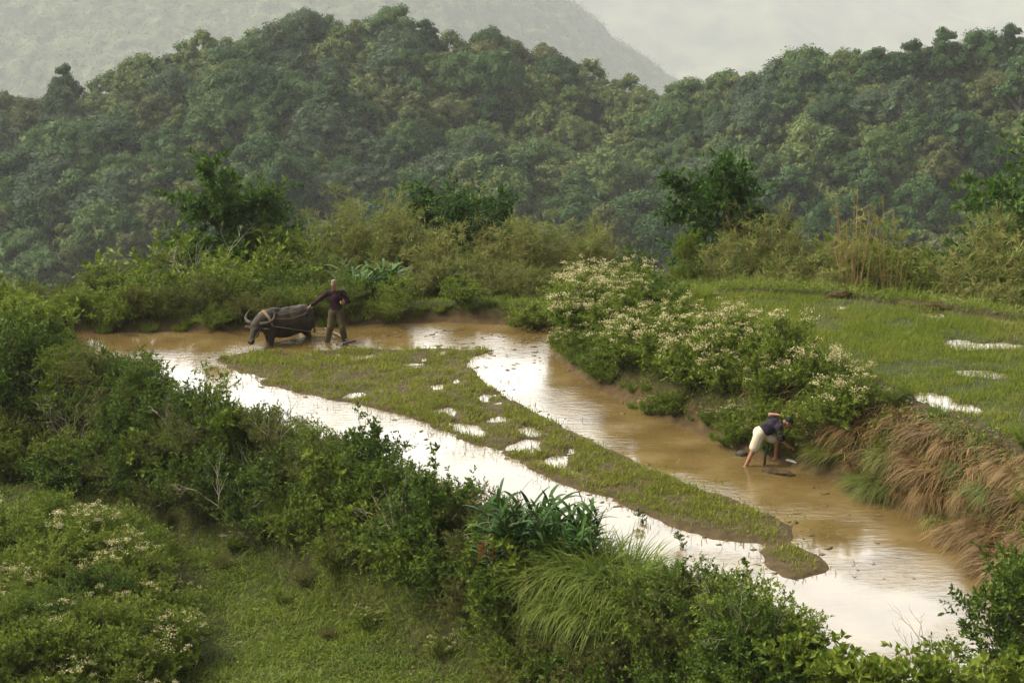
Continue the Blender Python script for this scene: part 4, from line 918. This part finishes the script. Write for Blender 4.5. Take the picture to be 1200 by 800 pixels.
# ------------------------------------------------------------------ people and the water buffalo
def fused(name, mb, mat, voxel, smooth=4, parent=None):
    """fuse overlapping volumes into one continuous skin"""
    o = link(name, mb.mesh(name, mat, True))
    m1 = o.modifiers.new('fuse', 'REMESH'); m1.mode = 'VOXEL'; m1.voxel_size = voxel; m1.use_smooth_shade = True
    m2 = o.modifiers.new('soft', 'SMOOTH'); m2.iterations = smooth; m2.factor = .5
    dg = bpy.context.evaluated_depsgraph_get(); me = bpy.data.meshes.new_from_object(o.evaluated_get(dg)); o.modifiers.clear(); o.data = me; me.name = name
    if not me.materials: me.materials.append(mat)
    if parent: o.parent = parent
    return o
def plain(name, mb, mat, parent=None, smooth=True): return link(name, mb.mesh(name, mat, smooth), parent)
M['skin'] = noise_mat('weathered skin', (.20, .095, .05), (.27, .14, .08), 9, .55)
M['skin_dark'] = noise_mat('sunburnt skin', (.23, .10, .05), (.31, .155, .085), 9, .5)
M['sweater'] = noise_mat('maroon knit', (.020, .009, .012), (.040, .017, .020), 26, .9, .3, spec=.1)
M['khaki'] = noise_mat('khaki cloth', (.055, .042, .022), (.10, .076, .04), 10, .9, .3, spec=.1)
M['shirt'] = noise_mat('navy shirt', (.012, .010, .018), (.034, .026, .038), 9, .85, .3, stretch=(1, 4, 1), spec=.1)
M['shorts'] = noise_mat('beige cloth', (.42, .36, .25), (.56, .50, .38), 7, .9, .3, spec=.1)
M['hair'] = noise_mat('grey hair', (.09, .08, .065), (.2, .185, .16), 40, .8)
M['black_hair'] = noise_mat('black hair', (.01, .009, .008), (.025, .022, .02), 40, .7)
M['cap'] = noise_mat('navy cap', (.010, .011, .02), (.02, .022, .036), 20, .85)
M['eye'] = noise_mat('eye', (.02, .015, .01), (.03, .02, .015), 10, .2)
M['hide'] = noise_mat('buffalo hide', (.014, .011, .008), (.052, .038, .024), 3.2, .75, .7, bscale=30, spec=.2)
M['horn'] = noise_mat('horn', (.032, .026, .019), (.085, .066, .043), 6, .7, .3, stretch=(1, 1, 4), spec=.2)
M['hoof'] = noise_mat('hoof', (.02, .015, .01), (.05, .035, .025), 8, .5)
M['rope'] = noise_mat('rope', (.13, .10, .055), (.24, .19, .11), 40, .9, spec=.1)
M['old_wood'] = noise_mat('old wood', (.09, .06, .035), (.2, .14, .08), 10, .85, .3, stretch=(1, 1, 6))
M['dark_wood'] = noise_mat('dark wet wood', (.018, .013, .009), (.045, .032, .02), 10, .6)
M['white'] = noise_mat('white plastic', (.6, .6, .56), (.75, .74, .7), 5, .5)
M['stone'] = noise_mat('grey stone', (.05, .047, .036), (.11, .10, .08), 7, .85, .4, spec=.15)

def hand(mb, wrist, d, palm_n, s=1.0, curl=.5, thumb_side=1):
    """palm, four unequal bent fingers and a thumb from the side of the palm"""
    d = unit(np.asarray(d, float)); n = np.asarray(palm_n, float); n = unit(n-(n@d)*d); sd_ = np.cross(d, n)*thumb_side; w_ = np.asarray(wrist, float)
    for q in (-.027, -.009, .009, .027): capsule(mb, w_+sd_*q*.6*s, w_+d*.085*s+sd_*q*s, .013*s, .0115*s, 8)
    for q, l in ((.030, .068), (.010, .078), (-.010, .072), (-.030, .056)):
        a = w_+d*.088*s+sd_*q*s; b = a+(d*math.cos(curl*.6)+n*math.sin(curl*.6))*l*.5*s; c = b+(d*math.cos(curl*1.6)+n*math.sin(curl*1.6))*l*.35*s; e = c+(d*math.cos(curl*2.4)+n*math.sin(curl*2.4))*l*.28*s
        chain(mb, [a, b, c, e], [.0095*s, .009*s, .0085*s, .0075*s])
    a = w_+d*.025*s+sd_*.03*s; b = a+(d*.6+sd_*.7+n*.25)*.042*s; c = b+(d*.9+sd_*.2+n*.35)*.034*s; chain(mb, [a, b, c], [.012*s, .0105*s, .009*s])
def head(mb, c, fwd, up, s=1.0):
    """skull, jaw, nose, lips, brows and ears; returns a function from face coordinates (side, forward, up) to points"""
    f = unit(np.asarray(fwd, float)); u = np.asarray(up, float); u = unit(u-(u@f)*f); sd_ = np.cross(f, u); c = np.asarray(c, float)
    Mx = np.stack([sd_, f, u], 0); at_ = lambda a, b, g: c+(np.array([a, b, g])*s)@Mx
    V, T, Q = SPH
    def e(p, r_): mb.add((V*np.array(r_)*s)@Mx+at_(*p), T, Q)
    e((0, -.01, .03), (.074, .094, .09)); e((0, .028, -.035), (.058, .062, .075)); e((0, .058, -.088), (.03, .028, .026)); e((0, .02, -.06), (.05, .05, .045))
    e((0, .088, .022), (.05, .012, .012)); capsule(mb, at_(0, .09, .012), at_(0, .108, -.022), .009*s, .014*s, 8); e((0, .098, -.026), (.018, .013, .010))
    e((0, .086, -.055), (.026, .010, .006)); e((0, .084, -.066), (.024, .010, .007)); e((.036, .07, -.012), (.02, .02, .018)); e((-.036, .07, -.012), (.02, .02, .018))
    for q in (-1, 1): e((q*.078, -.006, -.005), (.009, .02, .034))
    return at_, Mx
def eyes_hair(root, at_, Mx, s, mat, cap=False):
    V, T, Q = SPH; em = MB()
    for q in (-1, 1): em.add((V*.0095*s)@Mx+at_(q*.031, .083, .004), T, Q)
    plain('eyes', em, M['eye'], root); hm_ = MB(); H_ = V*np.array([.080, .1, .094])
    keep = H_.copy(); front = (keep[:, 1] > .03) & (keep[:, 2] < .055); low = keep[:, 2] < -.035
    keep[front] *= .8; keep[low] *= .8; keep[:, 2] += .03; keep[:, 1] -= .012
    hm_.add((keep*s)@Mx+c0(at_), T, Q); plain('hair', hm_, mat, root)
    if cap:
        cm = MB(); Cp = V*np.array([.087, .106, .092]); Cp[:, 2] = np.maximum(Cp[:, 2], .012); cm.add(((Cp+np.array([0, -.006, .038]))*s)@Mx+c0(at_), T, Q)
        n = 13; th = np.linspace(-1.15, 1.15, n); rim = np.stack([np.sin(th)*.08, .09*np.cos(th)-.006+.0*th, 0*th+.055], 1); out_ = np.stack([np.sin(th)*.076, .075*np.cos(th)+.085, .04-.012*np.cos(th)], 1)
        A = np.concatenate([rim, out_, rim-np.array([0, 0, .008]), out_-np.array([0, 0, .006])]); F = []
        for i in range(n-1): F += [(i, i+1, n+i+1, n+i), (2*n+i, 3*n+i, 3*n+i+1, 2*n+i+1), (n+i, n+i+1, 3*n+i+1, 3*n+i)]
        F += [(0, n, 3*n, 2*n), (n-1, 3*n-1, 4*n-1, 2*n-1)]
        cm.add((A*s)@Mx+c0(at_), F); plain('cap', cm, M['cap'], root)
def c0(at_): return at_(0, 0, 0)
def foot(mb, ankle, d, s=1.0):
    a = np.asarray(ankle, float); d = unit(np.asarray(d, float)*np.array([1, 1, 0])); sd_ = np.array([-d[1], d[0], 0])
    chain(mb, [a, a+d*.02+np.array([0, 0, -.05])], [.042*s, .04*s]); chain(mb, [a-d*.04+np.array([0, 0, -.055]), a+d*.09+np.array([0, 0, -.06]), a+d*.135+np.array([0, 0, -.07])], [.034*s, .036*s, .03*s])
    for q, l in ((-.034, .175), (-.015, .182), (.003, .175), (.019, .165), (.034, .152)): capsule(mb, a+d*.12+sd_*q+np.array([0, 0, -.074]), a+d*l+sd_*q+np.array([0, 0, -.08]), .014*s, .0105*s, 8)

# --- the ploughman: stands astride in the mud behind the buffalo, right arm stretched to its rump
g = P(394, 401, 0); man = thing('person', 'man in maroon sweater and khaki trousers standing behind the buffalo, arm stretched to its rump', 'person', (g[0], g[1], -.10))
A = lambda *p: np.array(p, float)
hipL, hipR, kneeL, kneeR, ankL, ankR = A(.10, 0, .92), A(-.08, 0, .92), A(.17, -.06, .50), A(-.14, -.05, .50), A(.22, .03, .09), A(-.23, .03, .09)
chest, neck, shR, shL = A(.02, -.02, 1.28), A(-.005, -.04, 1.50), A(-.18, -.02, 1.42), A(.20, -.02, 1.42)
elR, wrR, elL, wrL = A(-.42, .02, 1.22), A(-.63, .05, 1.07), A(.34, .02, 1.19), A(.25, -.20, 1.20)
b = MB()
chain(b, [hipL, kneeL, ankL], [.082, .058, .04]); chain(b, [hipR, kneeR, ankR], [.082, .058, .04]); foot(b, ankL, (.25, -1, 0)); foot(b, ankR, (-.35, -1, 0))
ell(b, (.01, 0, .97), (.155, .11, .13)); ell(b, (.015, -.005, 1.14), (.14, .10, .16)); ell(b, chest, (.165, .115, .17)); chain(b, [shR, chest+A(0, 0, .1), shL], [.06, .09, .06]); chain(b, [chest+A(0, 0, .15), neck+A(0, -.01, .06)], [.07, .055])
chain(b, [shR, elR, wrR], [.052, .042, .03]); chain(b, [shL, elL, wrL], [.052, .042, .03])
hand(b, wrR, wrR-elR, (0, 0, -1), 1.05, .5, 1); hand(b, wrL, wrL-elL+A(-.02, 0, .02), (-.8, 0, .2), 1.05, 1.1, -1)
at_, Mx = head(b, neck+A(-.012, -.035, .155), (-.28, -1, -.28), (-.08, -.2, 1), 1.0)
fused('body', b, M['skin'], .0075, 2, man); eyes_hair(man, at_, Mx, 1.0, M['hair'])
b = MB()                                                         # sweater: loose at waist and cuffs, round neckline
ell(b, (.012, 0, 1.02), (.170, .132, .10)); ell(b, (.015, -.005, 1.14), (.165, .128, .18)); ell(b, chest, (.185, .135, .185)); chain(b, [shR, chest+A(0, .0, .11), shL], [.078, .10, .078]); chain(b, [chest+A(0, 0, .12), neck+A(0, .005, -.03)], [.09, .07])
for s_, e_, w_ in ((shR, elR, wrR), (shL, elL, wrL)): chain(b, [s_, e_, w_+(e_-w_)*.14], [.076, .062, .048])
for q in (.3, .55, .8): chain(b, [shR+(elR-shR)*q+A(0, 0, -.02), shR+(elR-shR)*q+A(.01, 0, -.05)], [.05, .03])
fused('sweater', b, M['sweater'], .011, 3, man)
b = MB()                                                         # trousers, rolled just above the mud
ell(b, (.01, 0, .95), (.168, .125, .11))
for h_, k_, a_ in ((hipL, kneeL, ankL), (hipR, kneeR, ankR)): chain(b, [h_+A(0, 0, -.02), k_, a_+A(0, 0, .05)], [.108, .088, .078]); chain(b, [k_+A(0, -.03, .03), k_+A(0, -.02, -.05)], [.072, .07]); ell(b, a_+A(0, 0, .06), (.082, .085, .03))
fused('trousers', b, M['khaki'], .011, 3, man)
# --- the stooping man: one foot in the water, one on the foot of the bank, trunk bent level, hands at the weeds
g2 = P(873, 546, 0); man2 = thing('person', 'barefoot man in navy shirt, cap and beige shorts bending over at the flowering bank', 'person', (g2[0], g2[1], -.06), 0, .95)
ank1, knee1, hip1 = A(.03, .0, .10), A(.17, .02, .42), A(.29, .04, .75); ank2, knee2, hip2 = A(.70, .32, .17), A(.70, .22, .56), A(.34, .22, .76)
pel = A(.32, .13, .78); ch = A(.60, .14, .93); nk = A(.78, .14, .985); s1, s2 = A(.70, -.03, .93), A(.66, .31, .97)
e1, w1 = A(.76, -.05, .66), A(.92, .0, .50); e2, w2 = A(.55, .38, 1.10), A(.70, .30, 1.12)
b = MB()
chain(b, [hip1, knee1, ank1], [.085, .058, .038]); chain(b, [hip2, knee2, ank2], [.085, .060, .038]); foot(b, ank1, (1, .1, 0)); foot(b, ank2, (1, -.1, 0))
ell(b, pel, (.13, .155, .12)); chain(b, [pel, (pel+ch)/2, ch], [.115, .125, .13]); chain(b, [s1, ch+A(.04, 0, 0), s2], [.058, .10, .058]); chain(b, [ch+A(.1, 0, .03), nk+A(.05, 0, 0)], [.07, .055])
chain(b, [s1, e1, w1], [.05, .041, .03]); chain(b, [s2, e2, w2], [.05, .041, .03]); hand(b, w1, (1, .2, -.35), (0, .3, -1), 1.05, .8, 1); hand(b, w2, w2-e2, (0, -.4, -1), 1.05, .6, -1)
at_, Mx = head(b, nk+A(.125, -.01, .005), (.82, -.12, -.56), (.55, -.08, .83), 1.0)
fused('body', b, M['skin_dark'], .0075, 2, man2); eyes_hair(man2, at_, Mx, 1.0, M['black_hair'], True)
b = MB(); chain(b, [pel+A(.07, 0, .035), (pel+ch)/2+A(0, 0, .01), ch], [.135, .15, .152]); ell(b, (pel+ch)/2+A(0, 0, -.02), (.18, .17, .125)); chain(b, [s1, ch+A(.04, 0, 0), s2], [.078, .115, .078]); chain(b, [ch+A(.09, 0, .02), nk+A(-.03, 0, 0)], [.09, .07])
chain(b, [s1, s1+(e1-s1)*.88], [.08, .072]); chain(b, [s2, s2+(e2-s2)*.6], [.08, .07])
fused('shirt', b, M['shirt'], .011, 3, man2)
b = MB(); ell(b, pel+A(-.01, 0, -.01), (.15, .178, .14)); chain(b, [pel+A(.05, 0, .02), pel+A(.09, 0, .03)], [.135, .13])
chain(b, [hip1, hip1+(knee1-hip1)*.82], [.118, .112]); chain(b, [hip2, hip2+(knee2-hip2)*.72], [.118, .112]); chain(b, [pel, (hip1+knee1)/2], [.13, .11])
fused('shorts', b, M['shorts'], .011, 3, man2)

# --- the water buffalo: head low to the left, walking in the mud
gb = P(334, 400, 0); HEAD = R(180+36); BS = .88
buf = thing('water_buffalo', 'dark grey water buffalo with swept back horns pulling a plough through the mud', 'buffalo', (gb[0], gb[1], -.26), HEAD, BS)
YAW = R(30)
def hd(p): a, c = math.cos(YAW), math.sin(YAW); x, y = p[0]-.84, p[1]; return A(.84+x*a-y*c, x*c+y*a, p[2])
b = MB()
for c, r_ in (((-.60, 0, .98), (.34, .33, .36)), ((-.30, 0, .90), (.52, .41, .43)), ((.10, 0, .87), (.55, .40, .44)), ((.42, 0, .92), (.36, .31, .42)), ((.36, 0, 1.20), (.34, .15, .17)), ((-.2, 0, 1.22), (.6, .13, .11)),
              ((-.72, .16, 1.14), (.15, .11, .13)), ((-.72, -.16, 1.14), (.15, .11, .13)), ((.5, .2, .85), (.2, .13, .30)), ((.5, -.2, .85), (.2, .13, .30)), ((-.68, .2, .86), (.24, .15, .32)), ((-.68, -.2, .86), (.24, .15, .32)), ((-.02, 0, .62), (.5, .27, .2))): ell(b, c, r_)
chain(b, [A(.5, 0, 1.08), A(.78, 0, 1.02), hd((1.02, 0, .93))], [.26, .21, .16]); chain(b, [A(.55, 0, .85), A(.82, 0, .85), hd((1.02, 0, .86))], [.2, .15, .12])
chain(b, [hd((1.0, 0, .92)), hd((1.09, 0, .79)), hd((1.22, 0, .60)), hd((1.27, 0, .52))], [.14, .125, .085, .09]); ell(b, hd((1.29, 0, .50)), (.095, .115, .08)); ell(b, hd((1.0, 0, .96)), (.11, .17, .10)); ell(b, hd((1.08, 0, .86)), (.09, .15, .11)); ell(b, hd((1.06, 0, .70)), (.13, .085, .13))
for q in (-1, 1):
    ell(b, hd((1.37, q*.05, .53)), (.03, .03, .028)); ell(b, hd((1.10, q*.135, .87)), (.045, .03, .04)); ell(b, hd((.96, q*.29, .84)), (.065, .15, .06), (YAW, 'Z'))
f1, f2, h1, h2 = .14, -.10, .12, -.16
for q, sw in ((1, f1), (-1, f2)): chain(b, [A(.50, q*.19, .80), A(.50+sw*.4, q*.19, .44), A(.50+sw*.75, q*.18, .22), A(.50+sw*1.1, q*.18, .07)], [.15, .088, .066, .075])
for q, sw in ((1, h1), (-1, h2)): chain(b, [A(-.70, q*.19, .88), A(-.60+sw*.4, q*.2, .62), A(-.80+sw*.7, q*.19, .40), A(-.74+sw, q*.19, .20), A(-.72+sw*1.1, q*.19, .07)], [.2, .14, .078, .064, .074])
tube(b, [(-.90, 0, 1.12), (-.99, 0, .95), (-1.0, .02, .6), (-.98, .03, .42)], [.045, .03, .02, .032], 8)
fused('body', b, M['hide'], .014, 5, buf)
for q in (-1, 1):
    h_ = MB(); pts_ = np.array([(1.0, q*.10, .99), (.98, q*.22, 1.0), (.93, q*.34, 1.02), (.84, q*.43, 1.08), (.74, q*.45, 1.17), (.66, q*.40, 1.27), (.63, q*.34, 1.33)]); pts_ = np.array([hd((p[0], p[1]*1.05, p[2]-.0)) for p in pts_]); tube(h_, pts_, [.056, .054, .049, .041, .03, .018, .006], 10); plain('horn', h_, M['horn'], buf)
    e_ = MB(); ell(e_, hd((1.13, q*.152, .865)), (.018, .014, .016)); plain('eye', e_, M['eye'], buf)
    for sw, x_ in ((f1 if q > 0 else f2, .50), (h1 if q > 0 else h2, -.72)):
        k_ = MB(); ell(k_, (x_+sw*1.1+.02, q*.185, .035), (.095, .08, .055)); plain('hoof', k_, M['hoof'], buf)
def bl(p): p = (p[0]*BS, p[1]*BS, p[2]*BS); a = math.cos(HEAD); c = math.sin(HEAD); return A(gb[0]+p[0]*a-p[1]*c, gb[1]+p[0]*c+p[1]*a, p[2]-.26)
yk = MB(); tube(yk, [bl(p) for p in ((.62, -.42, .92), (.66, -.30, 1.16), (.68, 0, 1.30), (.66, .30, 1.16), (.62, .42, .92))], [.028, .036, .042, .036, .028], 8)
tag(plain('yoke', yk, M['old_wood']), 'curved wooden yoke lying over the neck of the buffalo', 'yoke')
PL = bl((-1.75, .12, .26))
for q, lab in ((1, 'near side plough rope running along the flank of the buffalo facing the viewer'), (-1, 'far side plough rope hidden mostly behind the buffalo')):
    tr_ = MB(); tube(tr_, [bl((.62, q*.42, .93)), bl((.2, q*.46, .82)), bl((-.5, q*.43, .62)), bl((-1.1, q*.30, .42)), bl((-1.55, q*.16, .42))], .010, 6); tag(plain('rope', tr_, M['rope']), lab, 'rope')
nr2 = MB(); tube(nr2, [bl(hd((1.38, .0, .54))), bl(hd((1.27, .115, .62))), bl(hd((1.12, .175, .80))), bl(hd((.95, .2, .96))), bl((.5, .34, 1.12)), bl((.0, .40, 1.06)), bl((-.5, .33, 1.12)), bl((-.95, .1, 1.25))], .006, 6)
tag(plain('rope', nr2, M['rope']), 'thin lead rope from the nose of the buffalo back over its flank', 'rope')
# plough lying low in the mud between buffalo and man
pr = thing('plough', 'low wooden plough dragged behind the buffalo at the feet of the man', 'plough', (0, 0, 0)); q_ = MB()
E = bl((-1.55, 0, .41)); H2 = P(408, 402, .02)
tube(q_, [bl((-1.52, -.28, .42)), bl((-1.54, 0, .43)), bl((-1.52, .28, .42))], .024, 7); plain('swingletree', q_, M['old_wood'], pr)
q_ = MB(); tube(q_, [E, (E+H2)/2+A(0, 0, .04), H2+A(0, 0, .06)], [.026, .032, .035], 8); plain('beam', q_, M['old_wood'], pr)
q_ = MB(); tube(q_, [H2+A(-.3, -.12, .0), H2+A(0, -.1, .04), H2+A(.22, -.05, .08)], [.03, .035, .02], 7); plain('sole', q_, M['dark_wood'], pr)
q_ = MB(); q_.add([H2+A(-.42, -.12, -.06), H2+A(-.12, -.26, .0), H2+A(-.12, .02, .0), H2+A(-.14, -.12, .06)], [(0, 1, 3), (0, 3, 2), (1, 2, 3), (0, 2, 1)]); plain('share', q_, M['dark_wood'], pr, False)
# --- odds and ends at the foot of the bank
q_ = MB(); a_ = A(*P(895, 545, 0)); tube(q_, [a_+A(-.0, 0, -.15), a_+A(.03, .02, .2), a_+A(.09, .04, .46)], [.022, .024, .02], 8)
tag(plain('stick', q_, M['dark_wood']), 'dark stick planted in the mud between the legs of the stooping man', 'stick')
def lump(name, px, py, r_, mat, lab, cat, rz=0, z=.0, seed=1, base=None, sub=False):
    V, T, Q = sphere_vf(18, 12); c = A(*P(px, py, z)) if base is None else A(*base); n_ = fbm(V[:, 0]*2+seed*7, V[:, 1]*2+V[:, 2]*3, seed, 3)
    mb_ = MB(); rl = np.random.default_rng(seed); RZ_ = np.array(Matrix.Rotation(rz, 3, 'Z')).T
    for _ in range(9 if sub else 0):
        o_ = (rl.random(3)-.5)*np.array([1.7, 1.3, .5])*np.array(r_); ph_ = rl.random()*6; mb_.add((V*(.7+.35*np.sin(V@np.array([4, 5, 6.])+ph_)+.3*(n_-.5))[:, None]*np.array(r_)*np.array([.36, .5, .75])*(.6+.6*rl.random())+o_)@RZ_, T, Q)
    n2_ = fbm(V[:, 0]*6+seed*3, V[:, 1]*6+V[:, 2]*7, seed+9, 2); mb_.add(V*(.5+.6*n_+.4*n2_)[:, None]*np.array(r_)@np.array(Matrix.Rotation(rz, 3, 'Z')).T, T, Q); o = plain(name, mb_, mat); o.location = tuple(c); tag(o, lab, cat)
M['wet_clay'] = noise_mat('wet clay', (.028, .019, .009), (.085, .058, .026), 9, .8, .9, spec=.1)
lump('mud_lump', 912, 554, (.34, .15, .08), M['wet_clay'], 'long wet mud lump in the water just below the stooping man', 'mud lump', R(-28), sub=True)
lump('stone', 869, 532, (.12, .09, .08), M['stone'], 'grey stone at the water edge behind the heel of the stooping man', 'stone', .4, .02, 3, sub=True)
lump('soil_heap', 982, 347, (.34, .16, .13), M['wet_clay'], 'brown heap of dug soil on the far bund of the upper paddy', 'soil heap', .1, ZU+.06, 5, sub=True)
lump('soil_heap', 1085, 359, (.7, .2, .11), noise_mat('dry clay', (.035, .025, .010), (.075, .055, .022), 8, .9, .9, spec=.1), 'long low earth heap at the far bund below the bamboo stalks', 'soil heap', R(-20), ZU+.04, 6, sub=True)
q_ = MB(); c = A(*G(928, 542)); u_ = unit(A(.7, -.55, -.05)); v_ = unit(np.cross(A(0, 0, 1), u_)); n_ = np.cross(u_, v_)
cs = [c+u_*a*.12+v_*b_*.045+n_*(.03+h) for h in (0, .02) for a, b_ in ((-1, -1), (1, -1), (1, 1), (-1, 1))]
q_.add(cs, [(3, 2, 1, 0), (4, 5, 6, 7), (0, 1, 5, 4), (1, 2, 6, 5), (2, 3, 7, 6), (3, 0, 4, 7)]); tag(plain('scrap', q_, M['white'], None, False), 'small white scrap lying on the mud in front of the stooping man', 'scrap')
q_ = MB(); c = A(*G(950, 517)); tube(q_, [c+A(-.12, -.05, .22), c+A(.05, 0, .14), c+A(.2, 0, .02)], [.016, .018, .014], 6); tag(plain('stick', q_, M['pale_bark']), 'short pale stick lying on the bank right of the stooping man', 'stick')
